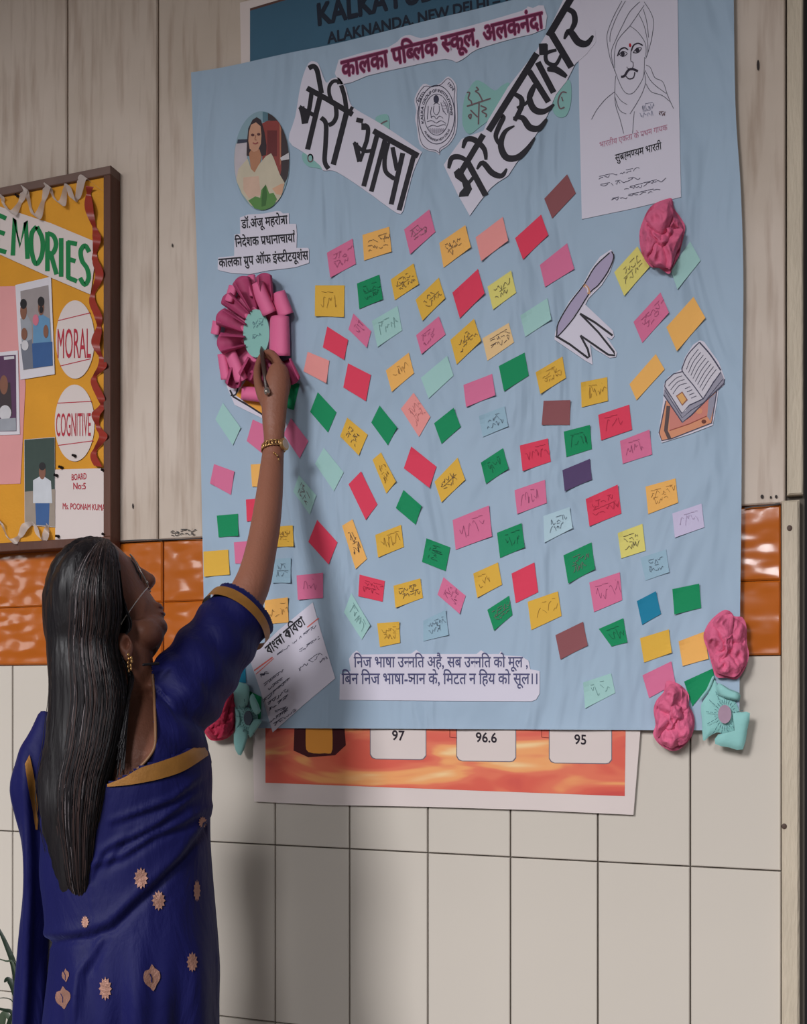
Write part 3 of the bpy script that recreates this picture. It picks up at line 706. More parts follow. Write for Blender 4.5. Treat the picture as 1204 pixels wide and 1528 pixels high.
# turbaned portrait sheet
o = paper('portrait_sheet', 'white sheet with a pencil drawing of a turbaned moustached man', 'drawing', [(862, -40), (1010, -75), (1013, 150), (1016, 294), (940, 312), (868, 327), (864, 150)], WHITE, .0012)
T3 = lambda pts: T((860, 0), 7.525, pts)
fl = Flat(DC); PL = mat('pencil_line', (96, 94, 106))
for s in ([(510, 10), (420, 180), (350, 360), (345, 470), (380, 660), (435, 800)], [(550, 10), (460, 170), (385, 360), (375, 470)], [(710, 20), (600, 130), (520, 280), (440, 450), (390, 600), (430, 800)], [(760, 60), (690, 160), (600, 290), (500, 400), (445, 500), (425, 640), (430, 760)], [(600, 290), (680, 350), (750, 440), (780, 520), (780, 640)], [(760, 20), (840, 150), (865, 260), (845, 430), (800, 600), (775, 660)], [(700, 160), (760, 290), (800, 480), (800, 600)], [(750, 100), (790, 250), (810, 420)],
          [(435, 800), (470, 900), (530, 1020), (590, 1055), (650, 1030), (720, 930), (755, 840), (765, 640)], [(440, 850), (430, 1030), (440, 1180), (490, 1340), (530, 1500)], [(440, 1050), (500, 1130), (570, 1175)], [(430, 1080), (480, 1230), (560, 1280)], [(760, 800), (775, 920), (740, 1040), (670, 1170), (600, 1280)],
          [(430, 1030), (330, 1110), (230, 1230), (170, 1340)], [(780, 730), (830, 760), (880, 870), (970, 920), (1020, 1060), (1090, 1220)], [(770, 790), (830, 900), (900, 970), (1010, 1050)], [(780, 940), (840, 1030), (960, 1070), (1050, 1140)], [(650, 1250), (640, 1350), (630, 1500)]):
    fl.stroke(T3(s), .9, PL, .0015)
D2 = mat('drawing_dark', (50, 44, 58))
for s, wd in (([(460, 630), (490, 560), (540, 535), (580, 560)], 2), ([(615, 570), (640, 510), (690, 485), (745, 510)], 2), ([(480, 610), (520, 575), (570, 600), (520, 635), (480, 610)], 1), ([(635, 590), (680, 540), (730, 540), (690, 590), (635, 590)], 1), ([(612, 570), (610, 680), (635, 700), (630, 760), (580, 770), (565, 750)], 1), ([(500, 862), (540, 850), (580, 790), (630, 775), (690, 800)], 3.4), ([(550, 850), (590, 885), (640, 870), (655, 810)], 1.6)):
    fl.stroke(T3(s), wd, D2, .0016)
for x, y in ((520, 605), (683, 562)): fl.ellipse(T3([(x, y)])[0], 3, 3.6, D2, .0016, 14)
fl.ellipse(T3([(602, 507)])[0], 1.8, 3, mat('red_dot', (180, 30, 50)), .0017, 12)
fl.scribble(T3([(660, 1130), (880, 1080), (900, 1360), (680, 1400)]), 2, mat('faint_blue_ink', (150, 150, 170)), .9, .0016); fl.scribble(T3([(890, 1240), (1000, 1230), (1000, 1320), (900, 1330)]), 1, INKF, 1, .0016)
fl.obj('drawing', o)
T8 = lambda pts: T((870, 180), 8.027, pts)
fl = Flat(DC); PK = mat('pink_ink', (186, 126, 150))
text(fl, 'भारतीय एकता के प/थम गायक', *T8([(195, 325), (1010, 110)]), Vector((-4, -62)) / 8.027, PK, .0016, .004)
text(fl, 'सुब/ह~मण~यम भारती', *T8([(385, 490), (940, 340)]), Vector((-6, -80)) / 8.027, INK, .0016, .012)
for q in ([(150, 670), (735, 530), (735, 590), (150, 735)], [(190, 760), (735, 640), (735, 700), (190, 825)], [(410, 820), (980, 670), (985, 730), (415, 880)], [(410, 910), (1010, 770), (1015, 830), (415, 960)]):
    fl.scribble(T8([(q[0][0], q[0][1] - 12), (q[1][0], q[1][1] - 12), (q[2][0], q[2][1] + 20), (q[3][0], q[3][1] + 20)]), 1, INKS, .8, .0016, 1.6)
fl.obj('lettering', o)
# Bengali sheet
T9 = lambda pts: T((360, 890), 7.273, pts)
o = paper('poem_sheet', 'tilted white sheet with Bengali heading and handwritten poem above the mint flower', 'sheet', T9([(85, 670), (400, 370), (775, 65), (870, 400), (1018, 890), (660, 1190), (340, 1475), (200, 1000)]), WHITE, .0016, .0008)
fl = Flat(DC); RL = mat('red_rule', (214, 110, 104))
for dx in (0, 1): fl.stroke(T9([(140 + 18 * dx, 805 + 40 * dx), (340 + 12 * dx, 660 + 12 * dx)]), 2.2 - dx, RL, .0018, False)
fl.stroke(T9([(715, 335), (840, 235)]), 1.8, RL, .0018, False)
text(fl, 'বাংলা কিবতা', *T9([(300, 640), (700, 300)]), Vector((-46, -84)) / 7.273, INK, .002, .024)
for q, r in (([(400, 610), (830, 270), (840, 330), (410, 640)], 1), ([(620, 570), (870, 400), (880, 460), (630, 640)], 1), ([(610, 760), (900, 540), (930, 640), (630, 850)], 1), ([(840, 690), (930, 630), (945, 690), (850, 740)], 1),
             ([(200, 830), (300, 790), (310, 850), (210, 900)], 1), ([(200, 970), (500, 740), (510, 790), (215, 1020)], 1), ([(260, 1000), (470, 850), (480, 900), (275, 1050)], 1), ([(260, 1090), (540, 850), (550, 900), (275, 1140)], 1), ([(300, 1130), (540, 950), (550, 1010), (310, 1190)], 1), ([(290, 1210), (560, 1010), (570, 1060), (310, 1260)], 1), ([(370, 1230), (530, 1170), (540, 1220), (390, 1270)], 1), ([(310, 1330), (520, 1190), (530, 1250), (330, 1380)], 1), ([(345, 1370), (610, 1190), (620, 1240), (365, 1420)], 1)):
    fl.scribble(T9(q), 1, INKS, .9, .0018, 1.4); 
fl.obj('handwriting', o)
# pen cutout
TE = lambda pts: T((820, 365), 8.26, pts)
o = paper('pen_cutout', 'white paper cutout of a mauve pen drawing a zigzag black line', 'cutout', TE([(755, 60), (795, 110), (790, 200), (740, 340), (640, 500), (480, 660), (440, 740), (780, 1060), (795, 1130), (760, 1170), (700, 1130), (830, 1330), (815, 1385), (740, 1395), (560, 1290), (500, 1230), (530, 1480), (440, 1430), (60, 1170), (65, 1100), (100, 960), (240, 700), (400, 510), (500, 320), (620, 150)]), WHITE, .0016, .0008)
fl = Flat(DC); MV = mat('mauve_print', (168, 156, 184)); 
fl.poly(cat_rom(TE([(430, 485), (540, 290), (730, 100), (775, 90), (790, 160), (720, 330), (600, 500), (490, 600), (300, 880), (110, 1120), (90, 1080), (110, 980), (250, 720), (400, 530)]), 3, True), MV, .0018)
fl.stroke(cat_rom(TE([(740, 100), (560, 270), (430, 485), (250, 720), (110, 960), (90, 1080), (110, 1120), (300, 900), (490, 600), (600, 500), (720, 330), (790, 160), (765, 85)]), 3), 1.8, INK, .002, False)
fl.stroke(TE([(425, 500), (470, 540), (485, 610)]), 4.5, mat('gold_print', (200, 150, 110)), .0021); fl.stroke(TE([(440, 510), (465, 545), (470, 590)]), 1.8, WHITE, .0022)
fl.stroke(TE([(75, 1125), (250, 1230), (470, 1395), (490, 1380), (470, 1290), (380, 1120)]), 3.2, INK, .0021, False)
fl.stroke(TE([(380, 1120), (540, 1230), (720, 1355), (800, 1365), (790, 1320), (600, 1080), (375, 850)]), 3.0, INK, .0021, False)
fl.stroke(TE([(375, 850), (560, 960), (775, 1120)]), 3.2, INK, .0021, False)
fl.obj('printed_pen', o)
# books cutout
TB = lambda pts: T((975, 500), 8.99, pts)
o = paper('book_cutout', 'paper cutout of an open book lying on a closed orange book', 'cutout', TB([(620, 70), (680, 90), (880, 370), (960, 590), (940, 680), (870, 730), (850, 900), (795, 1210), (480, 1330), (110, 1445), (65, 1330), (130, 880), (140, 660), (200, 560), (370, 460), (420, 300), (530, 130)]), WHITE, .0016, .0008)
fl = Flat(DC); OB = mat('orange_book_print', (216, 146, 112)); OB2 = mat('orange_book_face', (206, 130, 118)); PG = mat('page_print', (206, 200, 210)); GY = mat('page_edge_print', (150, 146, 162))
fl.poly(TB([(165, 880), (75, 1310), (110, 1420), (240, 1390), (780, 1180), (850, 740), (700, 700)]), OB, .0018)
fl.poly(TB([(215, 950), (215, 1280), (400, 1220), (715, 1085), (740, 860)]), OB2, .0019)
fl.poly(TB([(740, 860), (720, 1090), (760, 1150), (800, 1000), (850, 760)]), GY, .002)
fl.stroke(TB([(165, 880), (75, 1310), (110, 1415), (240, 1390), (780, 1180), (850, 740)]), 1.5, INKS, .0021, False); fl.stroke(TB([(200, 950), (165, 1280), (215, 1390)]), 5.5, mat('brown_strap', (92, 74, 74)), .0022, False)
fl.stroke(TB([(215, 1280), (480, 1190), (715, 1085)]), 1.2, mat('brick_line', (160, 80, 70)), .0022, False); fl.ellipse(TB([(675, 1160)])[0], 3.6, 3, mat('brown_dot', (110, 60, 50)), .0022, 14); fl.ellipse(TB([(610, 1020)])[0], 5, 4.5, OB, .0021, 16)
fl.poly(TB([(135, 800), (150, 700), (385, 490), (900, 480), (950, 600), (940, 640), (700, 890), (390, 1180)]), GY, .0023)
fl.poly(cat_rom(TB([(385, 490), (270, 520), (150, 680), (380, 1040), (480, 930), (660, 850), (800, 620), (900, 480), (780, 300), (615, 95), (470, 250), (400, 400)]), 2, True), PG, .0024)
fl.stroke(TB([(615, 95), (470, 250), (400, 400), (390, 490), (540, 680), (665, 855)]), 1.5, INKS, .0026); fl.stroke(TB([(615, 95), (760, 260), (900, 470)]), 2.2, INKS, .0026); fl.stroke(TB([(390, 490), (270, 520), (160, 620), (150, 690), (380, 1050), (480, 940), (665, 855), (800, 640), (900, 500)]), 1.5, INKS, .0026, False)
fl.stroke(TB([(135, 800), (385, 1170), (500, 1080), (700, 880), (945, 650), (950, 590)]), 1.6, INKS, .0026, False); fl.stroke(TB([(150, 740), (385, 1110), (500, 1010), (680, 900), (930, 590)]), 1, INKS, .0026, False)
for k in range(8):
    a = k / 7; fl.stroke(TB([(600 + 240 * a, 190 + 270 * a), (500 + 250 * a, 320 + 260 * a), (440 + 210 * a, 460 + 285 * a)]), .9, INKS, .0027)
for k in range(3): fl.stroke(TB([(385 + k * 30, 545 + k * 50), (300 + k * 20, 580 + k * 50), (200 + k * 30, 680 + k * 55)]), .9, INKS, .0027)
for k in range(4): fl.stroke(TB([(490 + k * 28, 690 + k * 42), (420 + k * 28, 720 + k * 42)]), .9, INKS, .0027, False)
fl.poly(TB([(300, 815), (385, 755), (460, 870), (385, 950)]), mat('brown_rule', (150, 100, 84)), .0027); fl.poly(TB([(318, 820), (383, 775), (440, 865), (385, 930)]), mat('orange_block', (222, 168, 104)), .0028)
fl.obj('printed_books', o)
# pencil cutout behind the looped flower
o = paper('pencil_cutout', 'orange pencil cutout with thick black outline showing below the looped flower', 'cutout', [(338, 576), (345, 565), (400, 560), (430, 640), (395, 626), (350, 604)], WHITE, .0012)
fl = Flat(DC); fl.poly([(352, 590), (372, 560), (400, 570), (420, 632), (396, 622)], mat('pencil_orange', (226, 158, 60)), .0014); fl.stroke([(343, 582), (348, 592), (372, 606), (400, 624), (420, 634)], 2.6, INK, .0016, False); fl.stroke([(344, 590), (352, 588), (356, 572)], 2.4, INK, .0016)
fl.obj('printed_pencil', o)

# ================================================================== PAPER FLOWERS
def puff(b, pts, m, d0, h, hedge=.002, amp=0, sc=20, seed=0, nr=12, c=None, pw=2, sm=3):
    P = cat_rom(pts, sm, True) if sm > 1 else [Vector(p) for p in pts]
    n = len(P); c = Vector(c) if c else sum(P, Vector((0, 0))) / n; vs = []
    for r in range(nr + 1):
        t = r / nr
        for p in P:
            q = c.lerp(p, t); z = hedge + h * (1 - t ** pw)
            if amp:
                v = Vector((q.x * sc / 1000, q.y * sc / 1000 * .7, seed)); z += amp * (1 - abs(noise.noise(v)) * 3.2) * (.35 + .65 * math.sin(math.pi * min(1, t * .8 + .15))) + amp * .5 * (1 - abs(noise.noise(v * 2.3 + Vector((3, 1, 0)))) * 3)
            vs.append(W(q.x, q.y, d0 + max(.0004, z)))
    fs = [(r * n + k, r * n + (k + 1) % n, (r + 1) * n + (k + 1) % n, (r + 1) * n + k) for r in range(nr) for k in range(n)]
    b.add(vs, fs, m)
PINKP = mat('crumpled_pink_paper', (216, 100, 136), .7, .05, 20, .3, 120)
CRIM = mat('crimson_paper', (186, 46, 78), .7, .05, 20, .3, 120)
def crumpled(label, outline, c, m, seed, h=.02):
    root = empty('paper_flower', W(c[0], c[1], DS), label, 'paper flower')
    P = [Vector(p) for p in outline]; n = len(P); C = Vector(c); rnd = random.Random(seed)
    b = MB(); puff(b, outline, m, DS, h * .35, .004, .008, 38, seed, 14, c); b.obj('base_petal', root, smooth=True)
    k = 5
    for j in range(k):
        a0 = j * n / k + rnd.random(); span = n / k * 1.35; pts = []
        for i in range(7):
            t = a0 + span * i / 6; i0 = int(t) % n; p = P[i0].lerp(P[(i0 + 1) % n], t - int(t)); pts.append(C.lerp(p, (.86 if i in (0, 6) else .97) * rnd.uniform(.9, 1.0)))
        pts.append(C.lerp(pts[0], -.12)); b = MB()
        puff(b, pts, m, DS + .003 + .0035 * j, h * .45, .004 + .003 * rnd.random(), .007, 42, seed + j * 3.1, 12); b.obj('petal', root, smooth=True)
    b = MB(); puff(b, [C.lerp(p, .42 + .1 * rnd.random()) for p in P], m, DS + .016, h * .4, .003, .007, 60, seed + 40, 12, c); b.obj('inner_petal', root, smooth=True)
FL = lambda o, s, pts: T(o, s, pts)
crumpled('crumpled pink paper flower at the lower corner of the turbaned portrait', FL((940, 290), 10.03, [(560, 65), (630, 70), (660, 210), (760, 350), (825, 480), (800, 640), (760, 800), (730, 920), (640, 1090), (590, 1190), (520, 1160), (430, 1100), (320, 1090), (220, 980), (165, 850), (140, 680), (150, 520), (210, 350), (280, 220), (380, 130)]), (985, 352), PINKP, 1)
crumpled('crumpled pink paper flower overhanging the right edge of the chart', FL((960, 900), 6.641, [(810, 65), (870, 90), (900, 130), (980, 140), (1020, 230), (1025, 400), (1045, 500), (1020, 620), (930, 750), (820, 740), (720, 730), (680, 620), (640, 480), (600, 370), (600, 290), (650, 190), (730, 110)]), (1084, 962), PINKP, 9)
crumpled('crumpled pink paper flower hanging off the bottom edge beside the right mint flower', FL((960, 900), 6.641, [(230, 770), (330, 790), (400, 840), (450, 910), (450, 1010), (495, 1100), (505, 1220), (460, 1350), (370, 1440), (290, 1465), (200, 1430), (130, 1370), (95, 1290), (120, 1200), (100, 1060), (130, 960), (200, 880)]), (1005, 1070), PINKP, 17)
crumpled('dark crimson paper flower half hidden behind the woman sleeve', FL((300, 1000), 10.91, [(440, 240), (520, 290), (560, 450), (555, 700), (540, 980), (420, 1110), (250, 1150), (130, 1120), (40, 960), (70, 780), (200, 560), (330, 360)]), (330, 1070), CRIM, 23)
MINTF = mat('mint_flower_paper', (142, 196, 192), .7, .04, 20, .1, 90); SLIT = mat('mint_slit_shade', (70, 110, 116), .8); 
def mint_flower(label, o, s, petals, c, rx, ry, cm, slits, d=DS):
    root = empty('paper_flower', W(*T(o, s, [c])[0], d), label, 'paper flower')
    for j, (pts, h, he) in enumerate(petals):
        b = MB(); puff(b, T(o, s, pts), MINTF, d + .002 + .0012 * j, h * .6, he, 0, nr=8, pw=5, sm=1 if len(pts) < 6 else 2); b.obj('petal', root, smooth=True)
    fl = Flat(d)
    for k in range(slits):
        a = 2 * math.pi * k / slits + .1
        for r0, r1 in ((1.25, 1.6), (1.75, 2.2), (2.35, 2.8))[: 3 if k % 2 else 1]:
            fl.stroke(T(o, s, [(c[0] + rx * r0 * math.cos(a), c[1] + ry * r0 * math.sin(a)), (c[0] + rx * r1 * math.cos(a), c[1] + ry * r1 * math.sin(a))]), .9, SLIT, .0125 + .002, False)
    fl.obj('slits', root, kind='stuff')
    fl = Flat(d); fl.ellipse(T(o, s, [c])[0], rx / s, ry / s, cm, .0165, 32, cut=.004); fl.obj('flower_centre', root)
mint_flower('mint paper flower with mauve centre at the chart lower right corner', (960, 900), 6.641,
            [([(570, 1010), (640, 900), (700, 760), (740, 820), (900, 960), (950, 1080), (980, 1250), (850, 1300), (730, 1280), (640, 1330), (590, 1360), (580, 1150)], .006, .003),
             ([(700, 740), (660, 850), (570, 960), (560, 935), (620, 860), (680, 730)], .004, .004),
             ([(740, 790), (850, 850), (950, 890), (955, 950), (900, 965), (740, 910)], .012, .006),
             ([(880, 1085), (970, 1080), (1055, 1090), (1030, 1250), (985, 1450), (850, 1430), (710, 1395), (740, 1300), (900, 1280)], .010, .006)], (805, 1100), 66, 92, mat('mauve_centre', (166, 138, 156), .7, .1, 60), 26)
mint_flower('mint paper flower with grey centre at the chart lower left corner', (300, 1000), 10.91,
            [([(540, 560), (700, 600), (860, 640), (930, 780), (860, 980), (720, 1060), (600, 1020), (545, 860)], .006, .003), ([(500, 220), (730, 220), (790, 330), (760, 560), (620, 640), (545, 560)], .008, .004),
             ([(545, 590), (620, 660), (650, 860), (560, 1000)], .008, .004), ([(640, 900), (760, 1000), (735, 1180), (650, 1390), (560, 1300), (530, 1050)], .009, .004),
             ([(800, 1100), (760, 960), (850, 800), (970, 810), (980, 850), (880, 1000)], .008, .005), ([(785, 480), (835, 375), (900, 480), (972, 660), (910, 720), (840, 660)], .012, .008)], (760, 780), 66, 118, mat('grey_centre', (84, 94, 108), .7, .1, 60), 22)
# big looped flower
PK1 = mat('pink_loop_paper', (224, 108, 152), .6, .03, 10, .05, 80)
PK2 = mat('shaded_pink_loop_paper', (178, 70, 112), .65, .03, 10, .05, 80)  # same pink paper, darkened to paint in the shade inside hollow petals
LO, LS = (310, 400), 4.775
root = empty('paper_flower', W(*T(LO, LS, [(345, 470)])[0], DS), 'large pink looped paper flower with a mint centre, being signed by the woman', 'paper flower')
b = MB(); puff(b, T(LO, LS, [(330 + 215 * math.cos(a) * (1 + .04 * math.sin(9 * a)), 470 + 345 * math.sin(a) * (1 + .04 * math.sin(9 * a))) for a in [2 * math.pi * k / 40 for k in range(40)]]), PK1, DS + .0015, .004, .001); b.obj('base_petal', root, smooth=True)
def loop(p0, p1, r0, r1, convex, lift=0.0):
    A, B_ = [Vector(q) for q in T(LO, LS, [p0, p1])]; r0, r1 = r0 / LS, r1 / LS; b = MB(); t = (B_ - A).normalized(); nn = Vector((-t.y, t.x)); L = (B_ - A).length
    def fn(u, v):
        r = r0 + (r1 - r0) * v
        a = math.radians(-35 + 250 * u) if convex else math.radians(132 + 276 * u)
        x = math.cos(a) * r; z = math.sin(a) * r * .0011
        e = 1 + ((.34 if not convex else .10) * (1 - (x / r) ** 2) * v * r1 / L * 1.4)
        q = A + t * L * v * e + nn * x
        z = (.010 + z) if convex else (.004 + r * .0011 + z)
        return W(q.x, q.y, DS + lift + max(.001, z) + (.010 * v if not convex else .002 * v))
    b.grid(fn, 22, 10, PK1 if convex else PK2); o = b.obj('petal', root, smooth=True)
    sm = o.modifiers.new('thickness', 'SOLIDIFY'); sm.thickness = .0005
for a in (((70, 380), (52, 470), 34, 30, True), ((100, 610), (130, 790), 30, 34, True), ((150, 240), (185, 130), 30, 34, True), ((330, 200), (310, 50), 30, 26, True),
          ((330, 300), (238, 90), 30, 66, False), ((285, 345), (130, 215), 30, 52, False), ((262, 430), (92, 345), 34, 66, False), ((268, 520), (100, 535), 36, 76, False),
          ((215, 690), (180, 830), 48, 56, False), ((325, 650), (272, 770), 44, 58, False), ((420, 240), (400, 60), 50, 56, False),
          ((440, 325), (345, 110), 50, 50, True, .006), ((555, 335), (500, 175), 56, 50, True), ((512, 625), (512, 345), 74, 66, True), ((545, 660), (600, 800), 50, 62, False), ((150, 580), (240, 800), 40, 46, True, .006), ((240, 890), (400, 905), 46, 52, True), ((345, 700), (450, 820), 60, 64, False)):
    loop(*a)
fl = Flat(DS); fl.ellipse(T(LO, LS, [(345, 465)])[0], 19.5, 36, mat('mint_centre', (136, 186, 178), .75, .04), .013, 48, cut=.009)
cen = fl.obj('flower_centre', root); fl = Flat(DS)
fl.scribble(T(LO, LS, [(280, 360), (400, 330), (410, 440), (290, 470)]), 2, mat('pen_on_mint2', (86, 120, 130)), .7, .0134); fl.scribble(T(LO, LS, [(290, 470), (400, 440), (400, 520), (300, 540)]), 1, mat('pen_on_mint2', (86, 120, 130)), .7, .0134)
fl.obj('signature', cen)

# ================================================================== PIN BOARD (left)
DB = .034
TZ = lambda pts: T((0, 240), 2.633, pts)
FR = mat('dark_wood_frame', (92, 58, 46), .5, .2, 20, .1, 80, stretch=(1, 1, .2))
pb = empty('pin_board', W(80, 812, 0), 'yellow cloth pin board in a dark wooden frame on the left wall', 'notice board')
xr = W(165, 500, DB).x; xl = xr - 1.1; zt = W(153, 250, DB).z; zb = W(165, 812, DB).z
fw = (X(165) - X(152)) * .82
b = MB(); b.box(xr - fw, xr, -DB, -.006, zb + .0135, zt - .0135, FR, .001); b.obj('frame_rail', pb)
b = MB(); b.box(xl, xl + fw, -DB, -.006, zb + .0135, zt - .0135, FR, .003); b.obj('frame_rail', pb)
b = MB(); b.box(xl, xr, -DB - .0005, -.006, zt - .0135, zt + .001, mat('frame_top_brown', (112, 88, 80), .5, .15, 20), .001); b.obj('frame_rail', pb)  # top rail in a paler, greyer brown than the other rails
b = MB(); b.box(xl, xr, -DB - .0005, -.006, zb - .002, zb + .0135, FR, .001); b.obj('frame_rail', pb)
DF = .028
b = MB(); b.box(xl + .005, xr - .005, -DF, -.007, zb + .01, zt - .01, mat('yellow_board_cloth', (214, 148, 44), .8, .08, 14, .15, 200)); b.obj('cloth_panel', pb)
def bp(name, label, cat, pts, m, off=.001, th=.0006): fl = Flat(DF); fl.cut(pts, m, off, th); return fl.obj(name, None, label, cat)
pk = bp('backing_paper', 'pale pink paper on the pin board behind the photographs', 'paper', TZ([(-260, 500), (60, 492), (100, 880), (80, 1268), (-260, 1280)]), mat('dusty_pink', (216, 150, 150), .8, .06))
ti = bp('title_banner', 'white banner with green capital letters across the pin board', 'title strip', TZ([(-250, 150), (0, 180), (0, 180), (200, 245), (380, 320), (368, 430), (355, 525), (180, 450), (0, 368), (-250, 268)]), WHITE2, .0026, .0008)
fl = Flat(DF); GRN = mat('green_marker', (22, 122, 66))
def letter(strokes, q, wd=6.8, m=GRN):
    Q = [Vector(p) for p in TZ(q)]
    for st in strokes:
        P = [(Q[0] * (1 - u) + Q[1] * u) * (1 - v) + (Q[3] * (1 - u) + Q[2] * u) * v for u, v in st]
        fl.stroke(P, wd, m, .003, len(st) > 3 and st not in (LM,))
LM = [(0, 1), (.12, 0), (.5, .7), (.88, 0), (1, 1)]
LE = [[(.1, 0), (.1, 1)], [(0, .03), (1, .03)], [(.1, .48), (.85, .48)], [(0, .98), (1, .98)]]
LOo = [[(.5, 0), (.1, .2), (.05, .6), (.3, .97), (.6, .98), (.95, .7), (.95, .3), (.5, 0)]]
LR = [[(.1, 0), (.1, 1)], [(.1, .03), (.7, .05), (.95, .25), (.6, .5), (.1, .5)], [(.4, .5), (1, 1)]]
LS_ = [[(.95, .15), (.55, 0), (.12, .15), (.25, .4), (.75, .58), (.9, .82), (.5, 1), (.05, .85)]]
letter(LE, [(-14, 205), (24, 222), (24, 362), (-14, 350)]); letter([LM], [(50, 225), (108, 240), (108, 385), (50, 372)]); letter(LOo, [(120, 255), (168, 262), (168, 408), (120, 398)])
letter(LR, [(182, 278), (222, 292), (222, 446), (182, 432)]); letter([[(.5, 0), (.5, 1)]], [(232, 300), (248, 306), (248, 460), (232, 450)]); letter(LE, [(264, 315), (302, 322), (302, 476), (264, 460)]); letter(LS_, [(312, 330), (352, 335), (352, 490), (312, 482)])
letter([LM], [(-95, 185), (-35, 202), (-35, 345), (-95, 330)])
fl.obj('lettering', ti)
def photo(label, outer, inner, shapes):
    o = bp('photograph', label, 'photo', TZ(outer), mat('photo_border', (214, 208, 214), .35), .0022, .0006)
    fl = Flat(DF); fl.poly(TZ(inner[0]), inner[1], .0025)
    for k, (pts, m, *r) in enumerate(shapes):
        if r: fl.ellipse(TZ([pts])[0], r[0] / 2.633, r[1] / 2.633, m, .0027 + k * .00006, 18)
        else: fl.poly(TZ(pts), m, .0027 + k * .00006)
    fl.obj('picture', o)
sk = pc('boy_skin', (128, 84, 66)); hr = pc('boy_hair', (30, 26, 30)); sh = pc('grey_shirt', (150, 152, 160)); jn = pc('jeans_blue', (52, 88, 140)); bl = pc('blue_shirt', (96, 140, 176))
photo('white bordered photograph of two boys standing, left of the upper white oval', [(60, 488), (200, 455), (215, 838), (80, 860)], ([(80, 512), (190, 488), (208, 805), (92, 822)], pc('wall_grey', (150, 140, 140))),
      [([(80, 620), (105, 600), (125, 640), (128, 815), (92, 820)], sh), ([(130, 640), (160, 600), (195, 620), (200, 720), (130, 720)], bl), ([(100, 720), (205, 710), (207, 804), (105, 818)], jn), ([(80, 720), (125, 700), (130, 815), (92, 820)], pc('grey_jeans', (110, 112, 124))), ((92, 590), sk, 13, 34), ((92, 562), hr, 13, 20), ((161, 575), sk, 12, 32), ((161, 553), hr, 13, 20), ((162, 585), hr, 8, 14), ((140, 625), pc('pink_item', (200, 110, 130)), 12, 22), ((95, 680), sk, 12, 24), ((180, 670), sk, 10, 26), ((98, 725), pc('white', (200, 196, 200)), 14, 20)])
photo('dark photograph cut by the left picture edge on pink paper', [(-140, 765), (70, 745), (78, 1075), (-140, 1082)], ([(-140, 775), (62, 762), (65, 1062), (-140, 1066)], pc('plum', (86, 52, 84))),
      [([(-20, 880), (40, 870), (48, 1000), (-20, 1010)], pc('dark', (58, 46, 50))), ((15, 880), sk, 16, 38), ((20, 990), pc('white', (200, 196, 200)), 24, 30), ([(-100, 1020), (62, 1010), (64, 1060), (-100, 1064)], sh), ([(15, 770), (55, 766), (56, 778), (16, 782)], pc('white', (200, 196, 200)))])
photo('photograph of a boy holding a sheet before a green board', [(95, 1095), (215, 1085), (217, 1440), (97, 1430)], ([(96, 1096), (214, 1087), (216, 1438), (98, 1428)], pc('chalk_green', (52, 68, 62))),
      [([(97, 1300), (216, 1290), (216, 1438), (98, 1428)], pc('floor_grey', (150, 136, 124))), ([(138, 1330), (195, 1330), (192, 1432), (142, 1430)], jn), ([(130, 1255), (165, 1235), (200, 1258), (205, 1345), (130, 1345)], pc('paper_sheet', (196, 198, 204))), ((166, 1222), sk, 13, 30), ((166, 1200), hr, 13, 16)])
RED = mat('red_marker', (176, 42, 60)); 
def oval_card(label, c, rx, ry, word, yb, lines):
    pts = T((0, 240), 2.633, [(c[0] + rx * math.cos(a), c[1] + ry * math.sin(a)) for a in [2 * math.pi * k / 48 for k in range(48)]])
    o = bp('oval_card', label, 'card', pts, WHITE2, .0018, .0008); fl = Flat(DF)
    for (x0, y0, x1, y1) in lines: fl.stroke(TZ([(x0, y0), (x1, y1)]), 1.3, RED, .002, False)
    text(fl, word, *TZ([(c[0] - rx + 4, yb), (c[0] + rx - 14, yb - 2)]), (0, -46 if word == 'MORAL' else -36), RED, .0022, 0.004, .727); fl.obj('lettering', o)
oval_card('white oval reading MORAL in red on the pin board', (295, 702), 76, 154, 'MORAL', 775, [(228, 628, 355, 597), (236, 806, 355, 778)])
oval_card('white oval reading COGNITIVE in red on the pin board', (293, 1030), 78, 151, 'COGNITIVE', 1082, [(225, 952, 360, 945), (228, 1118, 366, 1100)])
o = bp('board_label_sheet', 'white sheet lettered in red at the lower corner of the pin board', 'sheet', TZ([(217, 1213), (418, 1207), (430, 1490), (217, 1502)]), WHITE2, .0018, .0006)
fl = Flat(DF)
text(fl, 'BOARD', *TZ([(280, 1255), (340, 1250)]), (0, -9.5), RED, .0022, .016, .727); text(fl, 'No:5', *TZ([(286, 1290), (338, 1290)]), (0, -10), RED, .0022, .016, .727)
text(fl, 'Ms. POONAM KUMAR', *TZ([(245, 1368), (424, 1374)]), (0, -9.5), RED, .0022, .014, .727); fl.obj('lettering', o)
PIN = mat('pin_steel', (60, 52, 54), .3, metal=.6)
for k, (x, y, lb) in enumerate(((225, 1237, 'dark pushpin at the upper left of the red lettered sheet'), (410, 1217, 'dark pushpin at the upper right of the red lettered sheet'), (231, 1476, 'dark pushpin at the lower left of the red lettered sheet'), (413, 1468, 'dark pushpin at the lower right of the red lettered sheet'), (296, 1160, 'brown pushpin at the foot of the COGNITIVE oval'), (243, 1205, 'pushpin in the yellow cloth just above the red lettered sheet'), (72, 140, 'pushpin holding the silver ribbon along the board top'))):
    c = W(*TZ([(x, y)])[0], DF + .002); b = MB(); b.tube([c, c - Vector((0, .003, 0)), c - Vector((0, .0032, 0)), c - Vector((0, .007, 0)), c - Vector((0, .0075, 0))], [.0028, .0028, .0014, .0014, .0024], PIN, 10); b.obj('push_pin', None, lb, 'pin', smooth=True)
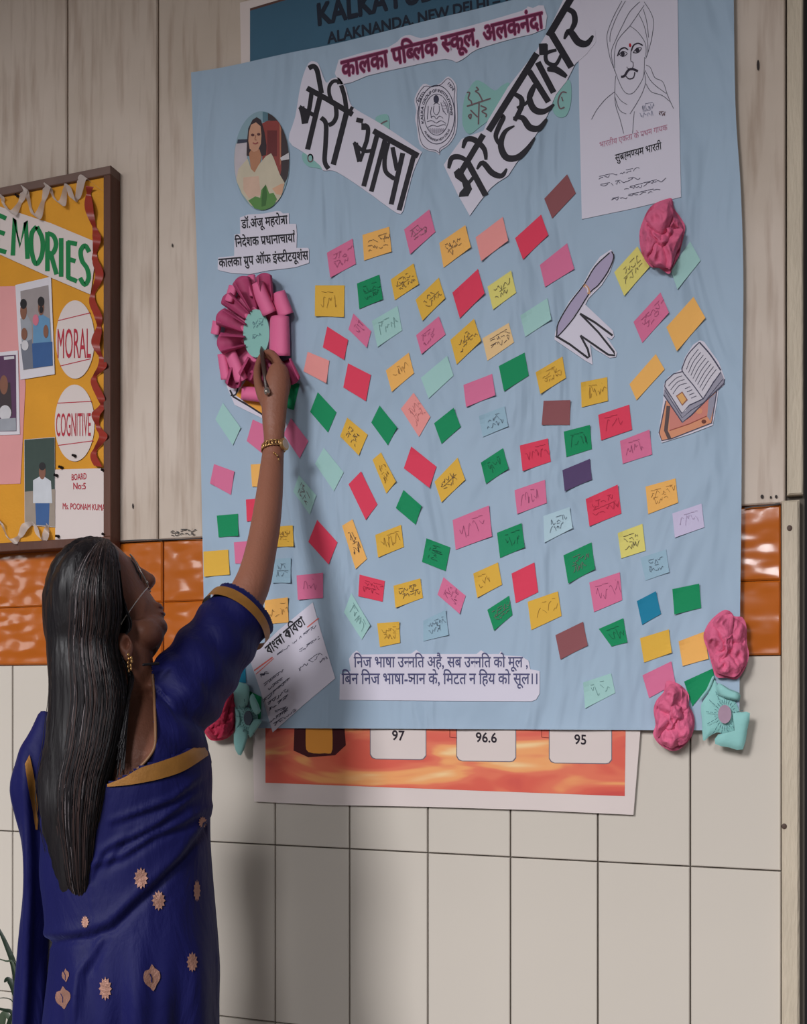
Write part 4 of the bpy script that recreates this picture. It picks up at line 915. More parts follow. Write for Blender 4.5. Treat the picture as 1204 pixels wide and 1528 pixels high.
RB1 = mat('silver_ribbon', (196, 180, 172), .35, .1, 30, alpha=.8, sheen=.3); RB2 = mat('red_ribbon', (150, 44, 30), .35, .12, 30, sheen=.3)
def ribbon(name, label, pts, wd, m, dirx, n=8, deep=.006):
    P = cat_rom(TZ(pts), n); b = MB(); N = len(P); vs = []
    for i, p in enumerate(P):
        k = i / n; tw = math.sin(k * math.pi); half = wd / 2 * (.45 + .55 * abs(math.cos(k * math.pi * .5 + .4)))
        dd = DF + .0035 + deep * (.5 + .5 * math.cos(k * math.pi)); q = Vector(dirx) * half
        vs += [W(p.x - q.x, p.y - q.y, dd + .003 * tw), W(p.x + q.x, p.y + q.y, dd - .003 * tw)]
    b.add(vs, [(2 * i, 2 * i + 1, 2 * i + 3, 2 * i + 2) for i in range(N - 1)], m); b.obj(name, None, label, 'ribbon', smooth=True)
ribbon('curled_ribbon', 'silvery ribbon looping along the top of the pin board', [(-120, 190), (-60, 120), (0, 130), (15, 170), (50, 205), (85, 150), (98, 105), (125, 200), (150, 215), (175, 140), (188, 95), (215, 150), (245, 165), (262, 90), (285, 150), (305, 140), (325, 65), (360, 85), (395, 112)], 13, RB1, (.8, .6))
ribbon('curled_ribbon', 'dark red ribbon twisting down the right side of the pin board', [(352, 100), (348, 140), (352, 200), (375, 275), (380, 310), (372, 380), (390, 450), (362, 540), (385, 610), (388, 660), (375, 720), (400, 780), (400, 810), (368, 860), (395, 930), (400, 965), (375, 1000), (388, 1050), (405, 1085), (368, 1150), (385, 1200)], 13, RB2, (1, .15))
ribbon('curled_ribbon', 'silvery ribbon looping along the bottom of the pin board', [(-60, 1470), (-20, 1420), (0, 1415), (30, 1480), (55, 1495), (80, 1470), (100, 1435), (135, 1425), (150, 1475), (170, 1488), (182, 1460), (188, 1430)], 12, RB1, (.7, .7))
#@@PERSON
# ================================================================== WOMAN
SKIN = mat('brown_skin', (142, 92, 73), .5, .05, 14, .12, 220, spec=.35)
def tube3(b, pts, m, n=28, pw=2.0, cap=True, sm=3, flat=False):
    """pts: (x, y, distance from wall, half width in layout units, half depth in metres)"""
    P = [(p.x, p.y, p.z) for p in cat_rom([Vector(q[:3]) for q in pts], sm)] if sm > 1 else [q[:3] for q in pts]
    R = cat_rom([Vector((q[3], q[4] * 1000, 0)) for q in pts], sm) if sm > 1 else [Vector((q[3], q[4] * 1000, 0)) for q in pts]
    C3 = [W(*p) for p in P]; N = len(C3); vs = []
    for i, c in enumerate(C3):
        t = (C3[min(i + 1, N - 1)] - C3[max(i - 1, 0)]).normalized(); a = t.cross(VD)
        a = a.normalized() if a.length > .05 else VR.copy(); bb = a.cross(t).normalized()
        if flat: a, bb = VR, -VD
        ra = R[i].x * mpp(P[i][0], P[i][2]); rb = R[i].y / 1000
        for k in range(n):
            an = 2 * math.pi * k / n; ca, sa = math.cos(an), math.sin(an); e = 2 / pw
            vs.append(c + a * (ra * math.copysign(abs(ca) ** e, ca)) + bb * (rb * math.copysign(abs(sa) ** e, sa)))
    fs = [(i * n + k, i * n + (k + 1) % n, (i + 1) * n + (k + 1) % n, (i + 1) * n + k) for i in range(N - 1) for k in range(n)]
    if cap: fs += [tuple(range(n - 1, -1, -1)), tuple((N - 1) * n + k for k in range(n))]
    b.add(vs, fs, m)
def rows3(b, rows, m, n=40, sm=2, pw=2.3):
    """rows: (y, left, right, distance, half depth) horizontal rings"""
    tube3(b, [((l + r) / 2, y, d, (r - l) / 2, hd) for y, l, r, d, hd in rows], m, n, pw, True, sm, True)
def ball(b, x, y, d, rx, ry, rd, m, rot=0):
    k = mpp(x, d); R = Matrix.Rotation(rot, 3, VD); M3 = Matrix((VR, VD, Vector((0, 0, 1)))).transposed()
    b.ell(W(x, y, d), rx * k, rd, ry * k, m, 20, 14, R @ M3)
def fused(b, vox, smooth=4, m=None):
    me = b.mesh('tmp'); bmm = bmesh.new(); bmm.from_mesh(me); bmesh.ops.recalc_face_normals(bmm, faces=bmm.faces); bmm.to_mesh(me); bmm.free()
    o = bpy.data.objects.new('tmp', me); COL.objects.link(o)
    r = o.modifiers.new('r', 'REMESH'); r.mode = 'VOXEL'; r.voxel_size = vox; r.use_smooth_shade = True
    s = o.modifiers.new('s', 'SMOOTH'); s.factor = .5; s.iterations = smooth
    dg = bpy.context.evaluated_depsgraph_get(); out = bpy.data.meshes.new_from_object(o.evaluated_get(dg), depsgraph=dg)
    bpy.data.objects.remove(o); out.materials.clear(); out.materials.append(m or b.mats[0])
    out.polygons.foreach_set('material_index', [0] * len(out.polygons)); out.polygons.foreach_set('use_smooth', [True] * len(out.polygons)); return out
b = MB(); S = SKIN
# trunk, legs, feet, far arm
rows3(b, [(1012, 160, 228, .375, .045), (1040, 125, 238, .375, .055), (1075, 92, 270, .38, .066), (1120, 92, 292, .385, .074), (1180, 94, 290, .385, .074), (1260, 92, 285, .38, .066), (1340, 96, 290, .38, .070), (1440, 92, 305, .385, .082), (1530, 95, 305, .385, .085), (1600, 110, 300, .38, .07)], S)
for x0 in (150, 250): tube3(b, [(x0, 1560, .385, 52, .068), (x0, 1800, .375, 40, .052), (x0 + 2, 2000, .37, 31, .042), (x0, 2200, .375, 30, .042), (x0 + 2, 2480, .37, 17, .026), (x0 + 4, 2540, .36, 20, .045)], S)
for x0 in (152, 254): ball(b, x0 + 6, 2545, .335, 22, 16, .085, S)
tube3(b, [(80, 1100, .385, 26, .036), (62, 1180, .40, 20, .030), (60, 1290, .41, 13, .024), (58, 1380, .41, 13, .022), (60, 1460, .385, 13, .018), (62, 1500, .38, 15, .014), (63, 1545, .375, 12, .012)], S)
# neck and raised arm
tube3(b, [(186, 930, .385, 34, .042), (196, 985, .38, 30, .040), (196, 1030, .38, 36, .044)], S)
tube3(b, [(232, 1060, .36, 46, .050), (262, 1022, .325, 40, .044), (305, 974, .275, 35, .036), (348, 922, .226, 31, .031), (375, 875, .20, 27, .028), (387, 832, .172, 23.5, .025), (396, 785, .145, 22, .023), (402, 738, .118, 20, .020), (406, 692, .096, 17.2, .016), (409, 658, .085, 15.5, .0145), (408, 630, .080, 17, .0145)], S)
# hand
TH_ = lambda x, y: (310 + x / 4.775, 400 + y / 4.775)
def fing(pts, sc=1): tube3(b, [(*TH_(x, y), d, r / 4.775 * sc, r / 4.775 * .00105 * sc) for x, y, d, r in pts], S, 16, 2, True, 4)
tube3(b, [(*TH_(472, 1130), .081, 17, .0145), (*TH_(474, 1000), .078, 19, .0150), (*TH_(486, 880), .074, 19.5, .0150), (*TH_(498, 780), .069, 17.5, .0145), (*TH_(506, 700), .064, 13, .0120)], S)
fing([(520, 760, .062, 38), (512, 700, .058, 33), (482, 640, .050, 29), (448, 604, .040, 26), (412, 600, .030, 21), (400, 606, .027, 18)])
fing([(556, 800, .058, 36), (545, 730, .048, 31), (500, 668, .038, 28), (455, 640, .030, 24), (425, 640, .026, 19)])
fing([(560, 850, .052, 34), (556, 780, .040, 30), (515, 720, .030, 27), (468, 690, .026, 22)])
fing([(555, 900, .048, 30), (556, 840, .036, 26), (525, 780, .028, 24), (490, 750, .026, 20)])
fing([(420, 980, .078, 40), (382, 900, .072, 37), (358, 810, .062, 33), (352, 740, .052, 29), (362, 680, .040, 26), (380, 630, .030, 22), (388, 612, .028, 17)])
# head
face_r = [(807, 156, 164, .372, .02), (812, 140, 170, .372, .040), (822, 128, 181, .370, .052), (836, 114, 195, .367, .060), (850, 104, 203, .364, .065), (866, 98, 211, .360, .068), (882, 94, 220, .357, .068), (896, 92, 230, .356, .067), (908, 92, 237, .355, .066), (922, 94, 242, .355, .064), (938, 98, 245, .356, .060), (952, 108, 242, .358, .056), (966, 122, 236, .362, .050), (978, 136, 228, .366, .044), (992, 150, 216, .37, .036)]
rows3(b, face_r, S, 40, 3, 2.15)
ball(b, 216, 863, .318, 10, 15, .015, S, -.5); ball(b, 222.5, 866, .316, 9.5, 11, .014, S); ball(b, 221, 874, .317, 6, 6.5, .012, S); ball(b, 212, 856, .322, 6, 10, .010, S, -.4)
ball(b, 198, 842, .328, 7, 12, .020, S, -.5); ball(b, 233, 905, .335, 9, 7, .016, S); ball(b, 237, 917, .336, 8, 7, .016, S); ball(b, 235, 935, .350, 13, 15, .032, S); ball(b, 220, 945, .372, 22, 24, .034, S)
# ear
ball(b, 186, 962, .432, 12, 20, .009, S, -.35); ball(b, 190, 980, .434, 6.5, 8, .006, S)
body = fused(b, .0026, 7)
bmm = bmesh.new(); bmm.from_mesh(body); bmm.normal_update()
for v in bmm.verts:                      # ear hollow, eye socket
    px, py = proj(v.co)
    if v.co.y < -.43:
        q = ((px - 188) / 6) ** 2 + ((py - 960) / 10) ** 2
        if q < 1: v.co += VD * .011 * (1 - q)
bmm.to_mesh(body); bmm.free()
woman = link('person', body, None, 'woman in a navy blue sari with long dark hair, writing on the looped flower', 'person', org=W(200, 2560, .37) * 1)
bv_body = BVHTree.FromPolygons([v.co + Vector(woman['_o']) for v in body.vertices], [tuple(p.vertices) for p in body.polygons])
CAMP = Vector((CAMX, -DP, CAMZ))
def hit(bv, x, y, off):
    d = (W(x, y, 0) - CAMP).normalized(); h = bv.ray_cast(CAMP, d)
    return (h[0] - d * off) if h[0] is not None else None
def patch(bv, pts, m, off, name, parent, dflt=.45, smooth=True):
    """a shape laid on a curved surface"""
    tri = tessellate_polygon([[Vector((p[0], p[1], 0)) for p in pts]]); vs = []
    for p in pts: h = hit(bv, p[0], p[1], off); vs.append(h if h is not None else W(p[0], p[1], dflt))
    b = MB(); b.add(vs, [tuple(t) for t in tri], m); return b
# eye, brow and lips
EYEW = mat('eye_white', (150, 140, 136), .3); LASH = mat('lash_black', (22, 16, 18), .5); LIP = mat('lip_tone', (116, 62, 58), .45)
b = MB(); ball(b, 206, 866, .337, 4.2, 6, .006, EYEW, -.3); b.obj('eye', woman, smooth=True)
b = MB(); b.tube([W(203.5, 850, .347), W(208.5, 858, .346), W(209.5, 868, .345), W(206, 878, .346)], [.0008, .0018, .0020, .0008], LASH, 6); b.obj('eyelashes', woman, smooth=True)
b = MB(); b.tube([W(195, 836, .353), W(200, 842, .351), W(203, 850, .351), W(204, 862, .355)], [.0008, .0016, .0016, .0006], LASH, 6); b.obj('eyebrow', woman, smooth=True)
b = MB(); ball(b, 238.5, 907, .332, 4.2, 4.0, .012, LIP, -.5); ball(b, 242, 916, .333, 3.6, 3.8, .012, LIP); b.obj('lips', woman, smooth=True)
# ---------------- sari
def silk():
    m = mat('navy_silk', (19, 20, 72), .6, .14, 5, 0, sheen=.10, spec=.16); n = m.node_tree; b = n.nodes['Principled BSDF']; b.inputs['Sheen Roughness'].default_value = .4
    b.inputs['Sheen Tint'].default_value = (.35, .4, 1, 1)
    tc = n.nodes['Texture Coordinate']; t = n.nodes.new('ShaderNodeTexNoise'); t.inputs['Scale'].default_value = 22; t.inputs['Detail'].default_value = 6; t.inputs['Distortion'].default_value = .6
    mp = n.nodes.new('ShaderNodeMapping'); mp.inputs['Scale'].default_value = (1, 1, .35); mp.inputs['Rotation'].default_value = (0, .7, 0)
    n.links.new(tc.outputs['Object'], mp.inputs[0]); n.links.new(mp.outputs[0], t.inputs[0])
    bp = n.nodes.new('ShaderNodeBump'); bp.inputs['Strength'].default_value = .6; bp.inputs['Distance'].default_value = .01
    n.links.new(t.outputs[0], bp.inputs['Height']); n.links.new(bp.outputs[0], b.inputs['Normal']); return m
SILK = silk(); ZARI = mat('gold_zari', (152, 104, 48), .42, .12, 60, .06, 300, metal=.35, spec=.5); MOT = mat('copper_motif', (150, 110, 96), .5, .14, 80, .2, 300, metal=.25)
b = MB()
rows3(b, [(1118, 86, 302, .385, .078), (1124, 82, 309, .385, .086), (1160, 78, 313, .385, .089), (1200, 74, 312, .385, .088), (1250, 74, 312, .385, .084), (1300, 72, 315, .385, .084), (1350, 79, 319, .385, .088), (1400, 82, 323, .387, .093), (1450, 77, 326, .39, .097), (1500, 71, 325, .39, .10), (1580, 66, 325, .39, .10), (1800, 62, 322, .385, .095), (2100, 62, 324, .38, .095), (2530, 56, 330, .375, .10)], SILK, 64, 3, 2.2)
sari = fused(b, .0035, 2)
bmm = bmesh.new(); bmm.from_mesh(sari); bmm.normal_update()
Z5 = lambda pts: [Vector(p) for p in T((0, 1100), 3.344, pts)]
L1 = Z5([(1060, 380), (1020, 430), (900, 600), (780, 725), (640, 860), (560, 940), (440, 985), (285, 1005), (150, 1010)])
LL = [Z5(p) for p in ([(1040, 330), (900, 420), (760, 480), (600, 590), (440, 640)], [(1000, 180), (850, 300), (700, 360), (540, 420)], [(640, 470), (520, 560), (440, 720)], [(520, 980), (400, 1180), (380, 1428)], [(980, 260), (780, 420), (600, 520), (500, 680)])]
def sd(p, L):
    best = (1e9, 0, 0)
    for i in range(len(L) - 1):
        a, c = L[i], L[i + 1]; ab = c - a; t = max(0, min(1, (p - a).dot(ab) / ab.dot(ab))); q = p - (a + ab * t); dd = q.length
        if dd < best[0]: best = (dd, 1 if (ab.x * q.y - ab.y * q.x) > 0 else -1, (i + t) / (len(L) - 1))
    return best
for v in bmm.verts:
    px, py = proj(v.co)
    if v.co.y > -.36: continue
    p = Vector((px, py)); h = 0
    if 1110 < py < 1560:
        dd, s, t = sd(p, L1); q = dd * s
        h += .006 * (1 / (1 + math.exp(-q / 1.6))) - .0035 * math.exp(-((q + 5) / 7) ** 2) + .002 * math.exp(-((q - 9) / 9) ** 2)
        for k, L in enumerate(LL):
            dd, s, t = sd(p, L); q = dd * s; wv = math.sin(math.pi * min(1, max(0, t))) ** .5 if 0 < t < 1 else 0
            h += wv * (.0035 * math.exp(-((q) / 5) ** 2) - .003 * math.exp(-((q + 9) / 6) ** 2))
    if py > 1380: f = min(1, (py - 1380) / 120); h += f * (.004 * math.sin(px / 15 + 1.3 * math.sin(py / 160)) + .0025 * math.sin(px / 7.3 + py / 300))
    v.co += v.normal * h
bv = BVHTree.FromBMesh(bmm)
top = cat_rom([Vector(q) for q in [(0, 1150), (120, 1175), (160, 1168), (185, 1158), (209, 1144), (240, 1134), (275, 1121), (309, 1102), (340, 1090)]], 8)
dead = []
for f in bmm.faces:
    c = f.calc_center_median(); px, py = proj(c)
    if py > 1190 or c.y > -.385: continue
    for a_, c_ in zip(top, top[1:]):
        if a_.x <= px < c_.x:
            if py < a_.y + (c_.y - a_.y) * (px - a_.x) / (c_.x - a_.x): dead.append(f)
            break
bmesh.ops.delete(bmm, geom=dead, context='FACES')
bmm.to_mesh(sari); bmm.free()
def clothed(name, me, m=None):
    for p in me.polygons: p.use_smooth = True
    return link(name, me, woman)
sari_o = clothed('sari', sari)
def bvh(o): return BVHTree.FromPolygons([v.co + Vector(o['_o']) for v in o.data.vertices], [tuple(p.vertices) for p in o.data.polygons])
def band(bvx, up, lo, m, off, name, parent, nu=40, nv=4, back=.003):
    U, Lw = cat_rom([Vector(p) for p in up], 6), cat_rom([Vector(p) for p in lo], 6); last = [None]
    def fn(u, v):
        a, c = samp(U, u), samp(Lw, u); q = a.lerp(c, v); h = hit(bvx, q.x, q.y, off)
        if h is None: h = last[0] if last[0] is not None else W(q.x, q.y, .4)
        last[0] = h; return h
    b = MB(); b.grid(fn, nu, nv, m); return b.obj(name, parent, smooth=True)
# motifs woven in the silk
def burst(cx, cy, rx, ry, n=12):
    return [(cx + rx * (1 if k % 2 == 0 else .72) * math.cos(2 * math.pi * k / (2 * n)), cy + ry * (1 if k % 2 == 0 else .72) * math.sin(2 * math.pi * k / (2 * n))) for k in range(2 * n)]
def paisley(cx, cy, rx, ry):
    return cat_rom([(cx, cy - ry), (cx + rx * .35, cy - ry * .7), (cx + rx * .9, cy - ry * .45), (cx + rx, cy + ry * .05), (cx + rx * .6, cy + ry * .5), (cx + rx * .2, cy + ry), (cx - rx * .15, cy + ry * .75), (cx - rx * .75, cy + ry * .45), (cx - rx, cy), (cx - rx * .8, cy - ry * .5), (cx - rx * .3, cy - ry * .6)], 2, True)
for kind, x, y, rx, ry in (('b', 703, 704, 36, 56), ('b', 791, 815, 35, 52), ('b', 983, 766, 18, 56), ('b', 1012, 425, 22, 30), ('b', 424, 922, 20, 32), ('b', 959, 1122, 29, 52), ('p', 757, 1200, 42, 68), ('b', 525, 1255, 33, 60), ('p', 313, 1300, 38, 58), ('p', 326, 1188, 18, 34)):
    c = Z5([(x, y)])[0]; pts = (burst if kind == 'b' else paisley)(c.x, c.y, rx / 3.344, ry / 3.344)
    ctr = hit(bv, c.x, c.y, .0016); vs = [ctr]; ok = ctr is not None
    for p in pts:
        h = hit(bv, p[0], p[1], .0016)
        if h is None or (ctr is not None and (h - ctr).length > .06): h = ctr
        vs.append(h)
    if not ok: continue
    n = len(pts); b = MB(); b.add(vs, [(0, 1 + k, 1 + (k + 1) % n) for k in range(n)], MOT)
    if kind == 'p':
        q = [hit(bv, c.x + dx, c.y + dy, .0022) for dx, dy in ((-3, -6), (0, 0), (0, 7))]
        if all(t is not None for t in q): b.tube(q, .0006, SILK, 5)
    b.obj('woven_motif', sari_o)
# ---------------- pallu over the far arm
b = MB()
tube3(b, [(80, 1068, .395, 16, .035), (76, 1096, .40, 25, .042), (66, 1130, .405, 32, .052), (57, 1165, .41, 32, .056), (58, 1215, .41, 28, .052), (62, 1290, .415, 20, .046), (56, 1370, .415, 22, .044), (53, 1430, .41, 24, .044), (50, 1528, .41, 27, .046), (50, 1700, .40, 30, .046), (52, 1900, .40, 32, .04)], SILK, 40, 2.2, True, 4)
pal = fused(b, .0035, 2); bmm = bmesh.new(); bmm.from_mesh(pal); bmm.normal_update()
for v in bmm.verts:
    px, py = proj(v.co); v.co += v.normal * (.003 * math.sin(px / 4.5 + 1.5 * math.sin(py / 120))) * min(1, max(0, (py - 1100) / 80))
bmm.to_mesh(pal); bmm.free(); pal_o = clothed('pallu', pal); bvp = bvh(pal_o)
band(bvp, [(37, 1140), (42, 1175), (48, 1205), (53, 1238)], [(44, 1126), (51, 1160), (56, 1200), (56, 1238)], ZARI, .002, 'gold_border', pal_o, 30, 3)
# ---------------- blouse with deep back
b = MB()
rows3(b, [(1006, 178, 232, .38, .050), (1030, 140, 246, .382, .060), (1060, 95, 280, .385, .074), (1090, 80, 303, .388, .083), (1125, 84, 307, .388, .082), (1160, 90, 307, .388, .078)], SILK, 48, 3, 2.2)
SLV = [(240, 1064, .360, 60, .062), (268, 1042, .338, 62, .062), (296, 1002, .300, 59, .060), (325, 962, .265, 54, .056), (348, 930, .238, 51, .052), (368, 908, .218, 50, .050)]
tube3(b, SLV, SILK, 40, 2, True, 4)
ball(b, 236, 1010, .365, 18, 22, .04, SILK)
bl_ = fused(b, .003, 4)
bmm = bmesh.new(); bmm.from_mesh(bl_)
Ln = [(150, 985), (226, 985), (227, 1003), (231, 1062), (232, 1090), (231, 1113), (222, 1130), (208, 1152), (192, 1172), (168, 1190), (40, 1200), (40, 985)]
def inside(x, y, P):
    c = False
    for i in range(len(P)):
        (x1, y1), (x2, y2) = P[i], P[i - 1]
        if (y1 > y) != (y2 > y) and x < (x2 - x1) * (y - y1) / (y2 - y1) + x1: c = not c
    return c
hem_c = W(368, 908, .218); hem_t = (W(348, 930, .238) - hem_c).normalized()
dead = []
for f in bmm.faces:
    c = f.calc_center_median(); px, py = proj(c)
    if (c.y < -.375 and inside(px, py, Ln)) or (py < 1003 and px < 226): dead.append(f)
    elif (c - hem_c).dot(hem_t) < .004 and (c - hem_c).length < .10: dead.append(f)
bvb = BVHTree.FromBMesh(bmm); bmesh.ops.delete(bmm, geom=dead, context='FACES')
bmm.normal_update()
for v in bmm.verts:
    px, py = proj(v.co)
    h = .0028 * math.sin((px * .55 + py * .9) / 9) * math.exp(-((px - 255) / 40) ** 2 - ((py - 1010) / 50) ** 2) + .002 * math.sin((px - py) / 11)
    v.co += v.normal * h
bmm.to_mesh(bl_); bmm.free(); blo = clothed('blouse', bl_)
so = blo.modifiers.new('thickness', 'SOLIDIFY'); so.thickness = .0014; so.offset = -1
# gold bands: sleeve hem, neckline piping, sari edge across the back
def ringband(s0, s1, grow, m, name, parent, n=48):
    """band wrapped round the sleeve between two stations"""
    P = cat_rom([Vector(q[:3]) for q in SLV], 12); R = cat_rom([Vector((q[3], q[4] * 1000, 0)) for q in SLV], 12); N = len(P); C3 = [W(*p) for p in P]
    def fn(u, v):
        k = (s0 + (s1 - s0) * v) * (N - 1); i = min(int(k), N - 2); f = k - i; c = C3[i].lerp(C3[i + 1], f); t = (C3[min(i + 2, N - 1)] - C3[max(i - 1, 0)]).normalized()
        a = t.cross(VD).normalized(); bb = a.cross(t).normalized(); rr = R[i].lerp(R[i + 1], f); an = 2 * math.pi * u
        return c + a * ((rr.x * mpp(P[i].x, P[i].z) + grow) * math.cos(an)) + bb * ((rr.y / 1000 + grow) * math.sin(an))
    b = MB(); b.grid(fn, n, 5, m, True); return b.obj(name, parent, smooth=True)
ringband(.80, .89, .0042, ZARI, 'sleeve_gold_band', blo)
b = MB(); pp = [hit(bvb, x, y, .0005) for x, y in [(227.5, 1006), (229.5, 1030), (231, 1062), (232, 1090), (231, 1113), (222, 1130), (206, 1147), (190, 1158)]]
pp = [p for p in pp if p is not None]
if len(pp) > 2: b.tube(cat_rom(pp, 5), .0019, mat('piping', (120, 86, 60), .5), 6); b.obj('neckline_piping', blo, smooth=True)
band(bv, [(160, 1170), (185, 1160), (209, 1146), (240, 1136), (275, 1123), (309, 1104)], [(160, 1174), (186, 1172), (212, 1168), (240, 1162), (275, 1150), (311, 1127)], ZARI, .003, 'gold_border', sari_o, 60, 5)
# ---------------- hair
HAIR = mat('black_hair', (20, 16, 19), .5, .3, 60, .4, 90, stretch=(1, 1, .06), spec=.35); GREY = mat('grey_hair', (128, 118, 120), .45)
BRN = mat('brown_hair', (62, 47, 45), .42)
HR = [(804, 150, 162, .40, .01), (808, 138, 165, .405, .030), (817, 122, 171, .41, .050), (832, 106, 175, .415, .064), (852, 91, 178, .418, .072), (882, 79, 181, .42, .076), (910, 75, 183, .42, .074), (935, 74, 181, .42, .070), (955, 74, 177, .42, .066), (980, 74, 180, .425, .062), (1005, 74, 186, .43, .058), (1040, 74, 192, .435, .052), (1080, 70, 188, .44, .048), (1120, 66, 180, .445, .046), (1160, 58, 168, .448, .044), (1200, 58, 160, .452, .042), (1240, 66, 151, .452, .038), (1280, 77, 145, .452, .034), (1320, 88, 139, .452, .030), (1345, 104, 134, .452, .020), (1366, 120, 129, .452, .008)]
b = MB(); tube3(b, [((l + r) / 2, y, d, (r - l) / 2 - 1.5, hd - .001) for y, l, r, d, hd in HR], HAIR, 96, 2.0, True, 4, True)
tube3(b, [((l + r - 8) / 2, y, .375 + max(0, y - 915) * .00035, max(3, (r - 12 - l) / 2 - 3), max(.01, hd * (1.42 - max(0, y - 915) * .0032))) for y, l, r, d, hd in HR if y < 1130], HAIR, 64, 2.0, True, 4, True)
hm = b.mesh('hair'); hm.polygons.foreach_set('use_smooth', [True] * len(hm.polygons)); bmm = bmesh.new(); bmm.from_mesh(hm); bmm.normal_update()
for v in bmm.verts:
    px, py = proj(v.co); v.co += v.normal * .0022 * noise.noise(Vector((px / 3.2 + 2 * noise.noise(Vector((px / 30, py / 110, 5))), py / 160, v.co.y * 30)))
bmm.to_mesh(hm); bmm.free()
hair = link('hair', hm, woman)
HX = cat_rom([Vector((h[0], h[1], h[2])) for h in HR], 5); HD = cat_rom([Vector((h[3] * 1000, h[4] * 1000, 0)) for h in HR], 5)
rnd = random.Random(3)
def strands(n, m, name, r0, spread=1.0, lo=-1.05, hi=1.0, fly=0):
    b = MB(); N = len(HX)
    for _ in range(n):
        x0 = math.copysign(abs(rnd.uniform(lo, hi)) ** .85, rnd.uniform(-1, 1)) * .99; ph = rnd.uniform(0, 6.28); st = 1 + int(rnd.random() ** 2 * N * .25); en = N - 1 - int(rnd.random() ** 1.6 * N * .35)
        if rnd.random() < .3: st = int(N * rnd.uniform(.1, .6))
        if en - st < 10: continue
        am = rnd.uniform(.01, .05); pts = []; x1 = max(-.99, min(.99, x0 + rnd.uniform(-.25, .25))); out = rnd.uniform(-.001, .004)
        for i in range(st, en, 3):
            t = i / N; xx = x0 + (x1 - x0) * t + am * math.sin(ph + t * rnd.uniform(9, 9.6)); xx = max(-1.0, min(1.0, xx)); h = HX[i]; c = (h.y + h.z) / 2; a = (h.z - h.y) / 2
            fl_ = fly * t * t * 14 * math.sin(ph); yy = h.x + (en - i) * 0
            if t > .85: xx *= 1
            pts.append(W(c + a * xx + fl_, yy, HD[i].x / 1000 + HD[i].y / 1000 * math.sqrt(max(0, 1 - xx * xx)) + out))
        if len(pts) > 4:
            k = len(pts); b.tube(pts, [r0 * min(1, .35 + 2 * min(j, k - 1 - j) / k) for j in range(k)], m, 3, False)
    b.obj(name, hair, kind='stuff', smooth=True)
strands(900, HAIR, 'hair_strands', .0009); strands(420, BRN, 'brown_hair_strands', .0007); strands(85, GREY, 'grey_hair_strands', .00055)
strands(26, HAIR, 'loose_hair_strands', .0005, fly=1)
# sideburn and wisps over the neck
b = MB()
for k in range(130):
    u = rnd.random(); x0 = 170 + 9 * u; pts = [W(x0, 850 + 40 * rnd.random(), .432), W(x0 + 4 + 3 * u, 900 + rnd.uniform(-6, 6), .432), W(x0 + 5 + 12 * u * u, 926, .430), W(x0 + 6 + 9 * u, 941, .430), W(176 + 6 * u, 950, .434)]
    b.tube(cat_rom(pts, 4), .0011, HAIR, 3, False)
b.obj('sideburn', hair, kind='stuff', smooth=True)
b = MB()
for k in range(46):
    u = rnd.random(); pts = [W(174 + 7 * u, 968 + 10 * u, .438), W(186 + 7 * u, 990 + 8 * u, .437 - .01 * u), W(192 + 8 * u, 1010 + 8 * rnd.random(), .432), W(188 + 5 * u, 1045, .455), W(174 + 12 * u, 1100 + 60 * rnd.random(), .47)]
    b.tube(cat_rom(pts, 4), .0012, HAIR, 3, False)
for k in range(0):
    u = rnd.random(); pts = [W(214 + 8 * u, 985 + 3 * u, .40), W(208 + 6 * u, 996 + 5 * u, .425), W(198 + 5 * u, 1010 + 6 * u, .44), W(190, 1030 + 20 * u, .452)]
    b.tube(cat_rom(pts, 4), .001, HAIR, 3, False)
b.obj('neck_wisps', hair, kind='stuff', smooth=True)
# ---------------- jewellery, glasses, watch, pen
GOLD = mat('gold', (196, 154, 100), .3, .05, metal=.8); SIL = mat('steel_rim', (178, 168, 160), .25, metal=.8)
ear = empty('earring', W(193, 978, .44), parent=woman)
for dx, ys in ((-1.5, (977, 983, 989, 995, 1001)), (2.8, (982, 987, 993, 998))):
    for k, y in enumerate(ys):
        b = MB(); ball(b, 193 + dx + .8 * math.sin(k * 2), y, .4415, 2.0 - .15 * k, 2.9, .0022, GOLD); b.obj('bead', ear, smooth=True)
gl_ = empty('glasses', W(210, 860, .35), parent=woman)
rim = cat_rom([W(194, 827, .345), W(200, 834, .352), W(209, 850, .354), W(218, 868, .350), W(222, 878, .342), W(219, 872, .333), W(211, 856, .328), W(201, 838, .332)], 5, True)
b = MB(); b.tube(rim + [rim[0]], .0009, SIL, 6); b.obj('rim', gl_, smooth=True)
b = MB(); b.add(rim, [tuple(range(len(rim)))], mat('lens_glass', (200, 200, 205), .05, alpha=.22)); b.obj('lens', gl_)
b = MB(); b.tube(cat_rom([W(221, 876, .352), W(212, 886, .385), W(198, 905, .42), W(182, 928, .437), W(174, 944, .438)], 4), .0009, SIL, 6); b.obj('temple', gl_, smooth=True)
b = MB(); b.ell(W(219, 869, .354), .0022, .0016, .0026, SIL); b.ell(W(224, 882, .338), .0012, .0012, .0018, SIL); b.obj('nose_pad', gl_, smooth=True)
b = MB(); 
for k in range(16):
    t = k / 15; ball(b, 214 + 22 * t, 992 - 2 * t, .428 - .02 * t, 1.8, 2.2, .0018, mat('black_bead', (20, 18, 22), .3))
b.obj('necklace', woman, smooth=True)
wt = empty('wrist_watch', W(409, 665, .085), parent=woman)
wc = W(408.5, 668, .0885); tdir = (W(409, 650, .083) - W(406, 690, .096)).normalized(); aa = tdir.cross(VD).normalized(); bb_ = aa.cross(tdir).normalized()
